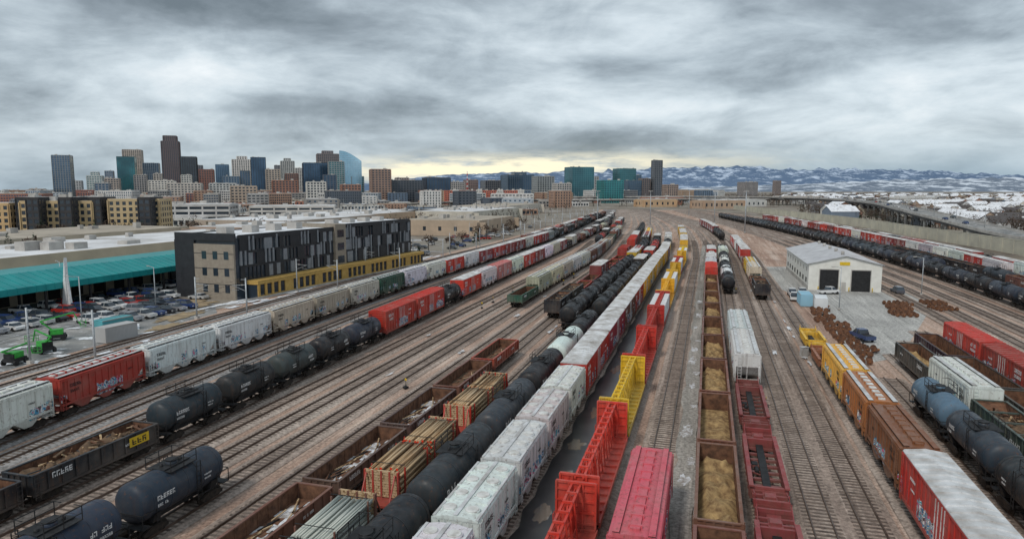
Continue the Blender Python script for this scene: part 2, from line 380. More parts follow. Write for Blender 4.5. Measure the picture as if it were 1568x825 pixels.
def hopper(L,n=3,style='disc',top=4.35):
    mb=MB(); h=L/2; b=h-.5; body=GR; WALK=RG if style!='m' else PA
    under(mb,L,1.0)
    poly=[(-b,top),(-b,2.9)]
    x0=-b+1.5; x1=b-1.5; w=(x1-x0)/n
    poly.append((x0,1.55))
    for i in range(n):
        a=x0+i*w
        poly+=[(a+w*.36,.72),(a+w*.64,.72)]
        poly.append((a+w,1.55))
    poly+=[(b,2.9),(b,top)]
    hw=1.46
    mb.prismy(poly[::-1],-hw,hw,body)
    mb.prismx([(-hw-.04,top-.02),(-hw-.04,top+.08),(-.55,top+.26),(.55,top+.26),(hw+.04,top+.08),(hw+.04,top-.02)][::-1],-b-.05,b+.05,PA)
    zr=top+.26
    for y in(-1,1):
        ya,yb=sorted((y*hw,y*(hw+.09))); mb.box(-b,b,ya,yb,1.5,1.72,PA); mb.box(-b,b,ya,yb,top-.22,top-.04,PA)
        k=max(6,int(2*b/1.0))
        for i in range(k+1):
            x=-b+.06+i*(2*b-.12)/k
            ya,yb=sorted((y*hw,y*(hw+.075))); mb.box(x-.05,x+.05,ya,yb,1.72 if abs(x)<b-1.2 else 1.9,top-.22,body)
        letters(mb,-b+1.3,y*(hw+.08),3.3,5,.38,DK); letters(mb,-b+1.3,y*(hw+.08),2.75,5,.3,DK); letters(mb,b-3,y*(hw+.08),3.0,6,.16,DK)
        for s in(-1,1):
            mb.bar((s*b,y*1.35,2.9),(s*(h-.55),y*1.35,1.15),.1,PA); mb.bar((s*(b-.02),y*1.4,1.1),(s*(b-.02),y*1.4,2.95),.1,PA)
            ladder(mb,s*(b-.3),y*(hw+.14),1.0,top,.4,PA)
    for s in(-1,1):
        xa,xb=sorted((s*(h-1.7),s*(h-.5))); mb.box(xa,xb,-1.45,1.45,1.02,1.12,PA)
        mb.bar((s*(b+.02),0,2.9),(s*(h-1.2),0,1.1),.14,PA)
        for y in(-1.1,-.4,.4,1.1): 
            xa,xb=sorted((s*b,s*(b+.07))); mb.box(xa,xb,y-.05,y+.05,2.9,top-.1,PA)
        ladder(mb,s*(b+.13),.9,1.2,top,.4,PA,'y')
    if style=='disc':
        m=4
        for i in range(m):
            x=-b+1.1+i*(2*b-2.2)/(m-1)
            for y in(-.74,.74):
                mb.cyl((x,y,zr-.18),(x,y,zr+.02),.50,22,PA); mb.cyl((x,y,zr+.02),(x,y,zr+.07),.46,22,HT,.40)
        mb.box(-b,b,-.13,.13,zr+.04,zr+.08,RG)
        for y in(-1,1):
            ya,yb=sorted((y*1.33,y*1.5)); mb.box(-b,b,ya,yb,top+.12,top+.17,RG)
        for x in(-b/2-.1,0,b/2+.1): mb.box(x-.03,x+.03,-hw,hw,zr-.16,zr+.015,PA)
    else:
        m=int(2*b/1.3)
        mb.box(-b+.5,b-.5,-.3,.3,zr,zr+.16,HT if style!='m' else PA)
        for i in range(m):
            x=-b+.9+i*(2*b-1.8)/(m-1); mb.box(x-.08,x+.08,-.42,.42,zr+.0,zr+.22,PA); mb.box(x+.1,x+.13,-.31,.31,zr+.1,zr+.17,DK)
        for y in(-1,1):
            ya,yb=sorted((y*.85,y*1.25)); mb.box(-b,b,ya,yb,zr+.05,zr+.09,WALK)
            ya,yb=sorted((y*.84,y*1.26)); mb.box(-b,b,ya,yb,zr+.0,zr+.05,DK)
            k=int(2*b/1.5)
            for i in range(k+1):
                x=-b+i*2*b/k; mb.box(x-.04,x+.04,ya,yb,zr-.25,zr+.0,PA)
    return mb.mesh('covered_hopper_car',CM)
def boxcar(L,roof=RG,top=4.55):
    mb=MB(); h=L/2; b=h-.45; hw=1.47; under(mb,L,1.1)
    mb.box(-b,b,-hw,hw,1.1,top,GR)
    mb.prismx([(-hw-.07,top),(-hw-.07,top+.07),(0,top+.26),(hw+.07,top+.07),(hw+.07,top)][::-1],-b-.04,b+.04,roof)
    k=int(2*b/.95)
    for i in range(k+1):
        x=-b+i*2*b/k
        for s in (-1,1):
            mb.obox((x,s*hw/2,top+.2),(0,s*hw,-.19),hw+.02,.09,.09,roof)
    for y in(-1,1):
        for i in range(k+1):
            x=-b+.05+i*(2*b-.1)/k
            if abs(x)<1.75: continue
            ya,yb=sorted((y*hw,y*(hw+.07))); mb.box(x-.07,x+.07,ya,yb,1.25,top-.1,GR)
        ya,yb=sorted((y*hw,y*(hw+.09))); mb.box(-b,b,ya,yb,.95,1.22,PA); mb.box(-b,b,ya,yb,top-.14,top-.01,PA)
        ya,yb=sorted((y*hw,y*(hw+.11)))
        for x0,x1 in((-1.6,-.03),(.03,1.6)):
            mb.box(x0,x1,ya,yb,1.26,top-.2,GR)
            for z in(1.9,2.7,3.5): mb.box(x0+.1,x1-.1,min(ya,yb)-.02 if y<0 else ya,yb if y<0 else yb+.02,z,z+.1,PA)
        ya,yb=sorted((y*(hw+.11),y*(hw+.16)))
        for x in(-.9,-.35,.35,.9): mb.box(x-.03,x+.03,ya,yb,1.1,top-.1,RG)
        letters(mb,-b+1.2,y*(hw+.075),3.5,5,.45); letters(mb,-b+1.2,y*(hw+.075),2.9,6,.36); letters(mb,b-3.6,y*(hw+.075),3.3,7,.22); letters(mb,b-3.6,y*(hw+.075),2.6,8,.14)
        for s in(-1,1): ladder(mb,s*(b-.32),y*(hw+.13),.8,top-1.0 if s<0 else top,.42,PA)
    for s in(-1,1):
        z=1.4
        while z<top-.2:
            xa,xb=sorted((s*b,s*(b+.08))); mb.box(xa,xb,-1.25,1.25,z,z+.16,PA); z+=.36
        xa,xb=sorted((s*b,s*(h-.15))); mb.box(xa,xb,-.8,.8,1.0,1.08,RG); ladder(mb,s*(b+.14),1.15,1.0,top,.4,PA,'y')
    return mb.mesh('boxcar',CM)
def gondola(L,wall=1.55,load='empty',open_hopper=False):
    mb=MB(); h=L/2; b=h-.45; hw=1.5; under(mb,L,1.05); z0=1.1; zt=z0+wall
    mb.box(-b,b,-hw+.1,hw-.1,z0-.06,z0,RU)
    t=.07
    for y in(-1,1):
        ya,yb=sorted((y*(hw-t),y*hw)); mb.box(-b,b,ya,yb,z0-.1,zt-.1,PA)
        yi,yj=sorted((y*(hw-t-.012),y*(hw-t-.002))); mb.box(-b+t,b-t,yi,yj,z0,zt-.12,RU)
        ya,yb=sorted((y*(hw-.13),y*(hw+.1))); mb.box(-b-.02,b+.02,ya,yb,zt-.1,zt,PA)
        ya,yb=sorted((y*hw,y*(hw+.09))); mb.box(-b,b,ya,yb,z0-.16,z0+.04,PA)
        k=int(2*b/1.15)
        for i in range(k+1):
            x=-b+.07+i*(2*b-.14)/k; ya,yb=sorted((y*hw,y*(hw+.11))); mb.box(x-.065,x+.065,ya,yb,z0+.04,zt-.1,PA)
            yi,yj=sorted((y*(hw-t-.05),y*(hw-t-.012))); mb.box(x-.05,x+.05,yi,yj,z0,zt-.12,RU)
        letters(mb,-b+1.6,y*(hw+.112),z0+wall*.5,6,min(.45,wall*.28)); letters(mb,b-4,y*(hw+.112),z0+wall*.45,8,.2)
        if load=='ttx':
            ya,yb=sorted((y*(hw+.11),y*(hw+.13))); mb.box(b-3.4,b-1.2,ya,yb,z0+.45,z0+1.3,YL)
            letters(mb,b-3.1,y*(hw+.135),z0+.6,3,.5,DK,.42)
        for s in(-1,1): ladder(mb,s*(b-.3),y*(hw+.15),.7,zt-.1,.4,PA)
    for s in(-1,1):
        xa,xb=sorted((s*(b-t),s*b)); mb.box(xa,xb,-hw+t,hw-t,z0,zt-.1,PA)
        xa,xb=sorted((s*(b-t-.012),s*(b-t-.002))); mb.box(xa,xb,-hw+.2,hw-.2,z0,zt-.12,RU)
        xa,xb=sorted((s*(b-.12),s*(b+.1))); mb.box(xa,xb,-hw+.13,hw-.13,zt-.098,zt-.003,PA)
        for y in(-.9,-.3,.3,.9):
            xa,xb=sorted((s*b,s*(b+.09))); mb.box(xa,xb,y-.07,y+.07,z0,zt-.1,PA)
        xa,xb=sorted((s*b,s*(h-.12))); mb.box(xa,xb,-.8,.8,1.0,1.07,DK)
    if open_hopper:
        for s in(-1,1):
            mb.face([(s*(b-.1),-hw+.1,zt-.3),(s*(b-2.2),-hw+.1,z0+.05),(s*(b-2.2),hw-.1,z0+.05),(s*(b-.1),hw-.1,zt-.3)],RU)
        for x in(-b/2,0,b/2): mb.box(x-.08,x+.08,-hw+.1,hw-.1,zt-.35,zt-.2,PA)
    sd=U(0,99)
    def heap(m,z,amp,fr=.7,seg=.3,ex=.15):
        nx=int((2*b-2*ex)/seg); ny=9; k=len(mb.v)
        for i in range(nx+1):
            for j in range(ny+1):
                x=-b+ex+i*(2*b-2*ex)/nx; y=-hw+.12+j*(2*hw-.24)/ny
                e=min(1,min(j,ny-j)/2.0)*min(1,min(i,nx-i)/3.0)
                mb.v.append((x,y,z+amp*e*(.6+mn.noise(Vector((x*fr,y*fr*1.3,sd)))+.5*mn.noise(Vector((x*3,y*3,sd))))))
        for i in range(nx):
            for j in range(ny):
                a=k+i*(ny+1)+j; mb.f.append((a,a+ny+1,a+ny+2,a+1)); mb.m.append(m if not callable(m) else m(i,j)); mb.s.append(m in(GV,SC) if not callable(m) else False)
    if load=='gravel': heap(GV,z0+.25,.75)
    if load=='half': heap(GV,z0+.08,.3)
    if load in('scrap','ttx'):
        heap(SC,z0+wall*.5,.75)
        for i in range(60):
            c=(U(-b+.6,b-.6),U(-1.1,1.1),z0+wall*.6+U(0,.5)); mb.obox(c,(U(-1,1),U(-1,1),U(-.3,.3)),U(.4,1.5),U(.05,.25),U(.04,.12),rc([SC,SC,RU,RU,DK,WD,PA]))
    if load=='snow':
        heap(lambda i,j:(SN if mn.noise(Vector((i*.22,j*.35,sd)))>.08 else RU),z0+.04,.18)
        for i in range(34): mb.obox((U(-b+.6,b-.6),U(-1,1),z0+.25),(1,U(-.6,.6),0),U(.8,2.6),.1,.07,rc([WD,DK,RU]))
    if load=='empty':
        heap(lambda i,j:(SC if mn.noise(Vector((i*.25,j*.3,sd)))>.1 else RU),z0+.02,.08)
        for i in range(12): mb.obox((U(-b+.6,b-.6),U(-1,1),z0+.12),(1,U(-.6,.6),0),U(.5,1.6),.12,.07,rc([WD,DK,SC]))
    return mb.mesh('gondola_car',CM)
def centerbeam(L=18.6,loaded=False):
    mb=MB(); h=L/2; b=h-.5; under(mb,L,1.05); hw=1.45
    mb.box(-b,b,-hw,hw,1.0,1.12,PA)
    for y in(-1,1):
        ya,yb=sorted((y*(hw-.02),y*(hw+.09))); mb.box(-b,b,ya,yb,.78,1.2,PA)
    k=12
    for i in range(k+1):
        x=-b+.35+i*(2*b-.7)/k
        for y in(-1,1):
            mb.prismx([(y*.1,1.12),(y*hw*.98,1.12),(y*hw*.98,1.3),(y*.1,1.2)][::(1 if y<0 else -1)],x-.12,x+.12,PA)
            if 0<i<k: mb.bar((x,y*.42,1.2),(x,y*.12,4.3),.1,PA)
        if 0<i<k: mb.box(x-.07,x+.07,-.34,.34,4.36,4.52,PA)
    for i in range(k):
        xa=-b+.35+i*(2*b-.7)/k; xb=-b+.35+(i+1)*(2*b-.7)/k
        if i in(0,k-1):
            mb.box(xa+.1,xb-.1,-.04,.04,1.3,4.2,PA)
        elif i%2: mb.bar((xa,0,1.3),(xb,0,4.2),.11,PA)
        else: mb.bar((xa,0,4.2),(xb,0,1.3),.11,PA)
    for y in(-.3,.3): mb.box(-b,b,y-.08,y+.08,4.25,4.4,PA)
    mb.box(-b,b,-.09,.09,2.7,2.84,PA)
    for s in(-1,1):
        xa,xb=sorted((s*(b-.28),s*b))
        for y in(-1.38,-.5,.5,1.38): mb.box(xa,xb,y-.07,y+.07,1.12,4.5,PA)
        for z in(1.5,2.3,3.1,3.9,4.4): mb.box(xa+.03,xb-.03,-1.4,1.4,z,z+.16,PA)
        xm=s*(b-.14); mb.box(xm-.02,xm+.02,-1.38,1.38,1.12,4.4,PA)
        ladder(mb,s*(b+.06),1.0,.9,4.4,.4,PA,'y'); ladder(mb,s*(b-.3),1.55,.8,2.2,.4,PA)
    if loaded:
        for s in(-1,1):
            for i in range(4):
                x0=-b+.6+i*(2*b-1.2)/4
                for j in range(3):
                    ya,yb=sorted((s*.5,s*1.4)); mb.box(x0+.08,x0+(2*b-1.2)/4-.08,ya,yb,1.35+j*.95,2.22+j*.95,LT)
    return mb.mesh('centerbeam_flatcar',CM)
def logflat(L,mat=WD,end=WE,r=.13):
    mb=MB(); h=L/2; b=h-.5; under(mb,L,1.05); hw=1.45
    mb.box(-b,b,-hw,hw,1.0,1.18,PA)
    for y in(-1,1):
        ya,yb=sorted((y*hw,y*(hw+.08))); mb.box(-b,b,ya,yb,.8,1.22,PA)
    for s in(-1,1):
        xa,xb=sorted((s*(b-1.5),s*(b-1.25)))
        for y in(-1.38,-.7,0,.7,1.38): mb.box(xa,xb,y-.07,y+.07,1.18,3.3,PA)
        z=1.25
        while z<3.2: mb.box(xa+.05,xb-.05,-1.35,1.35,z,z+.17,WD); z+=.21
        mb.bar((s*(b-1.2),1.2,3.1),(s*(b-.1),1.2,1.2),.1,PA); mb.bar((s*(b-1.2),-1.2,3.1),(s*(b-.1),-1.2,1.2),.1,PA)
    lw=(2*b-3.4)
    for st in range(2):
        xs=-b+1.7+st*lw/2+.12; xe=xs+lw/2-.24
        for j in range(9):
            z=1.38+j*r*1.78
            n=int(2.66/(2*r))
            for i in range(n):
                y=-1.33+r+i*2*r+(r if j%2 else 0)-r/2; d=U(-.22,.22); top=j>=7
                if top and R()<.3: continue
                mb.cyl((xs+d,y,z),(xe+d,y+(U(-.12,.12) if top else U(-.02,.02)),z+U(-.04,.04)+(.03 if top else 0)),r*U(.65,.98),8,mat)
                for xx in (xs+d-.012,xe+d+.012): 
                    mb.cyl((xx-.006,y,z),(xx+.006,y,z),r*.84,8,end)
        for x in(xs+.7,xe-.7):
            for y in(-1.42,1.42): mb.box(x-.06,x+.06,y-.05,y+.05,1.18,3.25,PA)
            mb.box(x-.03,x+.03,-1.42,1.42,3.42,3.45,DK)
    return mb.mesh('pole_flatcar',CM)
def wellcar(L):
    mb=MB(); h=L/2; b=h-.5; under(mb,L,1.0)
    for s in(-1,1):
        xa,xb=sorted((s*(b-2.6),s*b)); mb.box(xa,xb,-.5,.5,1.05,1.25,PA)
        for xx in(.15,1.0,1.9,2.6): mb.box(s*(b-xx)-.12,s*(b-xx)+.12,-1.3,1.3,1.0,1.28,PA)
        mb.box(s*(b-1.6)-.4,s*(b-1.6)+.4,-.4,.4,1.25,1.42,PA)
        mb.box(s*(b-.2)-.1,s*(b-.2)+.1,-1.3,1.3,1.29,1.6,PA)
        for y in(-1.2,1.2): mb.bar((s*(b-.2),y,1.3),(s*(b-.2),y,2.1),.06,PA); mb.bar((s*(b-.2),y,1.9),(s*(b-2.2),y,1.5),.06,PA)
        mb.box(s*(b-2.9)-.12,s*(b-2.9)+.12,-1.18,1.18,.7,1.5,PA)
        y=s; ya,yb=sorted((y*1.2,y*1.42)); mb.box(-b+2.6,b-2.6,ya,yb,.55,1.6,PA); ya,yb=sorted((y*1.15,y*1.5)); mb.box(-b+2.4,b-2.4,ya,yb,1.6,1.72,PA)
        k=9
        for i in range(k): 
            x=-b+3+i*(2*b-6)/(k-1); ya,yb=sorted((y*1.42,y*1.49)); mb.box(x-.06,x+.06,ya,yb,.6,1.6,PA)
    k=8
    for i in range(k):
        x=-b+3.4+i*(2*b-6.8)/(k-1); mb.box(x-.16,x+.16,-1.2,1.2,.6,.8,PA)
    mb.box(-b+3,b-3,-.16,.16,.45,.62,RU)
    for i in range(0,k-1,2):
        x=-b+3.4+i*(2*b-6.8)/(k-1); xn=-b+3.4+(i+1)*(2*b-6.8)/(k-1); mb.bar((x,-1.1,.72),(xn,1.1,.72),.1,PA)
    return mb.mesh('well_car',CM)
cache={}
def mesh_for(k):
    if k in cache: return cache[k]
    t=k.split('_')
    if t[0]=='tk': m=tank(float(t[1]))
    elif t[0]=='hp': m=hopper(float(t[1]),int(t[2]),t[3])
    elif t[0]=='bx': m=boxcar(float(t[1]),RG if t[2]=='g' else PA)
    elif t[0]=='gn': m=gondola(float(t[1]),float(t[2]),t[3])
    elif t[0]=='oh': m=gondola(float(t[1]),2.4,t[2],True)
    elif t[0]=='cb': m=centerbeam(float(t[1]),t[2]=='l')
    elif t[0]=='lg': m=logflat(float(t[1]),{'w':WD,'p':PI}[t[2][0]],{'w':WE,'o':OR,'p':PI}[t[2][1]],.13 if t[2][0]=='w' else .11)
    elif t[0]=='wl': m=wellcar(float(t[1]))
    cache[k]=m; return m
names=dict(tk='tank_car',hp='covered_hopper_car',bx='boxcar',gn='gondola_car',oh='open_hopper_car',cb='centerbeam_flatcar',lg='pole_flatcar',wl='well_car')
def train(key,y0,cars):
    path=P[key]; cum=[0]
    for a,b in zip(path,path[1:]): cum.append(cum[-1]+(b-a).length)
    s=0
    for i,p in enumerate(path):
        if p.y>=y0:
            f=0 if i==0 else (y0-path[i-1].y)/(p.y-path[i-1].y); s=cum[max(0,i-1)]+(cum[i]-cum[max(0,i-1)])*f; break
    def at(q):
        j=min(len(cum)-2,max(0,bisect.bisect(cum,q)-1)); t=(q-cum[j])/(cum[j+1]-cum[j]); return path[j]*(1-t)+path[j+1]*t
    for k,c in cars:
        L=float(k.split('_')[1])
        if s+L>cum[-1]: break
        if k[0:2]!='--':
            a=at(s+L*.2);b=at(s+L*.8); m=(a+b)/2; d=b-a
            cc=tuple(max(0,x*U(.92,1.08)) for x in c); kk=U(.72,1.12); cc=tuple(x*kk for x in cc)
            rz=math.atan2(d.y,d.x)+(math.pi if R()<.4 and k[:2] in('tk',) else 0)
            obj(names[k[:2]],mesh_for(k),(m.x,m.y,RT),rz,cc)
        s+=L
W=(.80,.80,.79);BE=(.60,.55,.42);RH=(.48,.05,.04);BR=(.58,.04,.026);MA=(.28,.04,.042);PK=(.66,.10,.13);BK=(.016,.019,.024);BG=(.028,.042,.062)
YE=(.88,.54,.03);GN=(.03,.11,.08);RS=(.46,.15,.045);BN=(.20,.08,.055);GY=(.34,.34,.33);LG=(.66,.66,.65)
train('T1',43,[('hp_14_3_t',W),('hp_14_3_t',W),('hp_14_3_t',RH),('hp_14_3_t',W),('hp_14_3_t',W),('hp_14_3_t',BE),('hp_14_3_t',BE),('hp_14_3_t',(.62,.58,.5)),('hp_14_3_t',GN),('hp_14_3_t',W),('hp_14_3_t',W),('bx_15_g',BR),('hp_14_3_t',W),('bx_15_g',MA),('bx_15_g',BR),('bx_15_g',MA),('bx_15_g',MA),('hp_14_3_t',W),('bx_15_g',BR),('bx_15_g',MA),('hp_14_3_t',GY)]+[(rc(['tk_14.8','hp_14_3_t','oh_13_scrap']),rc([BK,BK,BN])) for _ in range(22)])
train('T2',37.5,[('gn_13.4_1.6_scrap',BK),('gn_13.4_1.6_ttx',BK),('tk_9.6',BG),('tk_9.6',BK),('tk_9.6',(.04,.05,.06)),('tk_9.6',BK),('tk_10.5',BG),('bx_14_c',BR),('bx_15_c',BR),('tk_12',BK),('bx_15_g',BR),('hp_14_3_t',W),('bx_15_c',(.7,.25,.22)),('hp_14_3_t',W),('bx_15_g',BR),('bx_15_g',MA),('hp_14_3_t',W),('hp_14_3_t',BE)]+[(rc(['tk_14.8','bx_15_g','oh_13_scrap']),rc([BK,BN,GY,BE,MA])) for _ in range(15)])
train('E2',420,[(rc(['bx_15_g','tk_14.8']),rc([BK,BN,YE,GY])) for _ in range(14)])
train('T0',300,[(rc(['bx_15_g','oh_13_scrap','hp_14_3_t']),rc([BK,BN,BR,GY])) for _ in range(22)])
train('T3',25.5,[('tk_10',BK),('tk_10',BG),('tk_10',BG)])
train('T3',141,[('gn_15.2_1.55_empty',GN),('hp_14_3_t',BE),('hp_14_3_t',BE),('hp_14_3_t',BE),('hp_14_3_t',LG),('hp_14_3_t',W)]+[(rc(['hp_14_3_t','oh_13_scrap']),rc([BE,BE,GY,GN,BN])) for _ in range(12)])
train('E5',300,[(rc(['oh_13_scrap','tk_14.8','bx_15_g']),rc([BK,BK,BN,BR])) for _ in range(16)])
train('T4',24.8,[('gn_13.2_1.25_snow',BN),('gn_13.2_1.25_snow',BN),('gn_13.2_1.25_snow',(.15,.08,.06)),('gn_13.2_1.25_snow',(.13,.08,.065)),('gn_13.2_1.25_empty',BN),('gn_13.2_1.25_empty',(.40,.07,.035))])
train('T4',129,[('oh_13_scrap',BK),('oh_13_scrap',(.08,.07,.06)),('gn_13.2_1.25_empty',BR),('gn_13.2_1.25_empty',MA)]+[(rc(['bx_15_c','gn_13.2_1.25_empty','bx_15_g']),rc([BR,MA,BR,RH])) for _ in range(11)]+[('tk_14.8',BK)]*7)
train('T5',32.4,[('lg_16.5_pp',BN),('lg_16.5_wo',BR),('lg_16.5_ww',BR)])
train('T5',118,[('tk_14.8',BK)]*7+[(rc(['bx_15_g','tk_14.8','hp_14_3_t']),rc([YE,BK,MA,W])) for _ in range(10)])
train('T6',17,[('tk_14.9',BK),('tk_14.9',BK),('tk_14.9',(.03,.036,.045)),('tk_14.9',(.035,.045,.06)),('tk_14.9',BK),('tk_14.9',(.85,.86,.85)),('tk_14.9',BK),('--_8',BK)]+[('tk_14.9',BK)]*5+[(rc(['bx_15_g','tk_14.8']),rc([BK,BR,BK])) for _ in range(8)])
train('T7',21,[('hp_9.7_2_disc',LG)]*2+[('hp_9.7_2_disc',(.74,.74,.73)),('hp_9.7_2_disc',(.62,.60,.56)),('hp_9.7_2_disc',(.66,.66,.65)),('hp_9.7_2_disc',LG),('bx_19.3_g',BR),('bx_19.3_g',(.36,.035,.06)),('bx_17_g',BN),('bx_17_g',BR),('bx_17_g',YE),('bx_17_g',YE),('bx_17_g',YE),('bx_17_g',YE),('bx_17_g',YE),('bx_17_g',MA),('bx_17_g',YE),('tk_14.8',BK),('tk_14.8',BK),('hp_14_3_t',W),('bx_17_g',YE)])
train('T9',28,[('cb_18.6_e',BR),('cb_18.6_e',BR),('cb_18.6_e',YE),('cb_18.6_e',BR),('cb_18.6_e',BR),('cb_18.6_l',BR),('cb_18.6_e',YE),('cb_18.6_l',YE),('cb_18.6_e',YE),('cb_18.6_l',BR),('cb_18.6_e',YE),('cb_18.6_l',YE),('--_30',YE),('bx_17_g',YE),('bx_17_g',YE),('oh_13_scrap',BK),('bx_17_g',YE),('bx_17_g',YE),('tk_14.8',BK),('bx_17_g',YE)])
train('T10',37.3,[('hp_15_3_m',PK)])
train('T11',13,[('gn_15.2_1.9_half',BN),('gn_15.2_1.9_gravel',BN),('gn_15.2_1.9_gravel',BN),('gn_15.2_1.9_half',BN),('gn_15.2_1.9_gravel',BN),('gn_15.2_1.9_gravel',BN),('gn_15.2_1.9_half',BN),('gn_15.2_1.9_gravel',BN),('gn_15.2_1.9_gravel',BN),('gn_15.2_1.9_half',BN),('gn_15.2_1.9_gravel',BN),('bx_15_c',BR),('hp_14_3_t',W),('bx_15_g',MA),('tk_14.8',W),('bx_15_g',BR),('tk_14.8',BK)])
train('T12',14,[('wl_17.6_',MA)]*4+[('hp_16.5_3_t',W),('hp_16.5_3_t',W),('--_48',W),('tk_14.8',BK),('tk_14.8',(.8,.8,.8)),('tk_14.8',BK),('tk_14.8',W),('tk_14.8',BK),('hp_14_3_t',W),('tk_14.8',BK)])
train('T13',151,[('oh_13_scrap',BK),('gn_13.2_1.25_scrap',BN),('hp_14_3_t',BE),('hp_14_3_t',YE),('oh_13_scrap',BN),('gn_13.2_1.25_empty',GY),('bx_15_g',BR),('bx_15_g',MA),('hp_14_3_t',W),('bx_15_g',BR),('bx_15_g',BR)])
train('T12b',330,[('tk_14.8',BK)]*3+[('bx_15_g',MA)]*6)
train('T15',14,[('bx_19_g',BR),('bx_19.3_g',(.50,.035,.03)),('hp_12.2_2_m',(.30,.10,.045)),('hp_12.2_2_t',RS),('hp_14_3_t',(.85,.52,.08)),('wl_13_',RS),('wl_13_',YE)])
train('T16',30,[('tk_11.6',BK),('tk_11.6',BK),('tk_11.6',BG),('tk_11.6',(.10,.16,.22))])
train('T17',54,[('oh_14_scrap',(.06,.08,.07)),('hp_14_3_t',LG),('gn_15.2_1.9_gravel',(.05,.06,.055))])
train('T18',58,[('gn_15.2_1.9_half',(.05,.05,.04)),('gn_15.2_1.9_half',(.04,.04,.045)),('gn_15.2_1.9_half',(.06,.03,.04))])
train('T19',74,[('bx_14_c',RH),('bx_15_c',RH)])
train('R0',70,[('tk_14.8',rc([BK,BK,BG])) for _ in range(36)])
train('R5',200,[(rc(['tk_14.8','tk_14.8','oh_13_scrap']),rc([BK,BG,BK])) for _ in range(22)])
train('W1',185,[('hp_14_3_t',W),('bx_15_g',BR),('hp_14_3_t',W),('hp_14_3_t',W),('hp_14_3_t',LG),('hp_14_3_t',W),('bx_15_g',MA)]+[(rc(['bx_15_g','bx_15_g','hp_14_3_t']),rc([BR,MA,MA,RH,W])) for _ in range(18)])
train('W0',110,[('oh_13_scrap',BK),('bx_15_g',BR),('hp_14_3_t',W),('oh_13_scrap',BN),('hp_14_3_t',W),('hp_14_3_t',W),('bx_15_g',BR),('tk_14.8',BK)]+[(rc(['bx_15_g','hp_14_3_t','tk_14.8']),rc([BR,RH,W,BK])) for _ in range(20)])
train('R6',130,[('oh_13_scrap',BK),('tk_14.8',BK),('oh_13_scrap',BN),('tk_14.8',BG)]+[('oh_13_scrap',BK)]*6)
# ------------------------------------------------------------------ yard roads, snow, puddles
def ribbon(name,pts,w,z,mat,rag=0):
    pts=cat(pts,2.5); mb=MB(); L=[];Rr=[]
    for i,p in enumerate(pts):
        a=pts[max(0,i-1)];b=pts[min(len(pts)-1,i+1)];d=(b-a).normalized();n=Vector((d.y,-d.x))
        wa=w/2+U(-rag,rag); wb=w/2+U(-rag,rag); L.append(p-n*wa);Rr.append(p+n*wb)
    for i in range(len(pts)-1): mb.face([(L[i].x,L[i].y,z),(Rr[i].x,Rr[i].y,z),(Rr[i+1].x,Rr[i+1].y,z),(L[i+1].x,L[i+1].y,z)],0)
    return obj(name,mb.mesh(name,[mat]))
def yx(x50,y): return x50+.286*(y-50)
ribbon('service_road',[(yx(2.55,y),y) for y in(4,60,120,190,240)],3.1,.3,M['wet'],.25)
ribbon('gravel_road',[(yx(13.1,y),y) for y in(4,60,120,190,260,300)],1.8,.3,M['gravelroad'],.25)
def blob(name,cx,cy,rx,ry,z,mat,ang=-.279,n=44,rag=1.0):
    mb=MB(); pts=[]; sd=U(0,99)
    for i in range(n):
        t=2*math.pi*i/n; k=.75+.55*mn.noise(Vector((math.cos(t)*1.6,math.sin(t)*1.6,sd)))+rag*.4*mn.noise(Vector((math.cos(t)*6,math.sin(t)*6,sd)))
        x=rx*k*math.cos(t);y=ry*k*math.sin(t); pts.append((cx+x*math.cos(ang)-y*math.sin(ang),cy+x*math.sin(ang)+y*math.cos(ang),z))
    mb.face(pts,0); return obj(name,mb.mesh(name,[mat]))
mw,nw,bw=newmat('puddle_water',.04,0,.6); bw.inputs['Base Color'].default_value=(.18,.15,.12,1)
for y in(50,57,64,74,92,101,122): blob('puddle',yx(2.6,y)+U(-.4,.4),y,U(.7,1.1),U(1.5,3.2),.306,mw,rag=.3)
for y in(56,60,68,76,84,90,97,104,110,121,133,150): blob('snow_patch',yx(13.1,y)+U(-.4,.4),y,U(.3,.9),U(.8,2.6),.306,M['snow'])
k=0
for i in range(34):
    q=rc([-32.6,-23,-18,-12.4,-28,21.7,25.4,29.5,35]); y=U(48,200); k+=1; blob('snow_patch',yx(q,y)+U(-.3,.3),y,U(.15,.5),U(.6,3),.17+.004*k,M['snow'])
for i in range(60):
    y=U(140,255); blob('snow_patch',fx(T1p,y)-U(23,31),y,U(.5,1.5),U(1.5,6),.03+.004*i,M['snowc'])
for i in range(24): blob('snow_patch',U(-84,-60),U(80,126),U(.6,2.0),U(1,4),.03+.004*i,M['snowc'],U(0,3))
mdirt=simple('dry_grass_dirt',(.40,.31,.19),(.24,.18,.12),.5,.95)
for i,(x,y,a,b) in enumerate(((-66,132,3,9),(-63,122,2.5,5),(-69,146,4,6),(-72,150,5,4))): blob('dry_grass_verge',x,y,a,b,.14+.004*i,mdirt)
sheet('concrete_pad',[(50.5,96),(58,100),(74,122),(94,150),(97,172),(93,220),(72,220),(66,150)],.03,yard_mat('pad_concrete',(.36,.355,.34),(.44,.43,.41),(.54,.53,.50)))
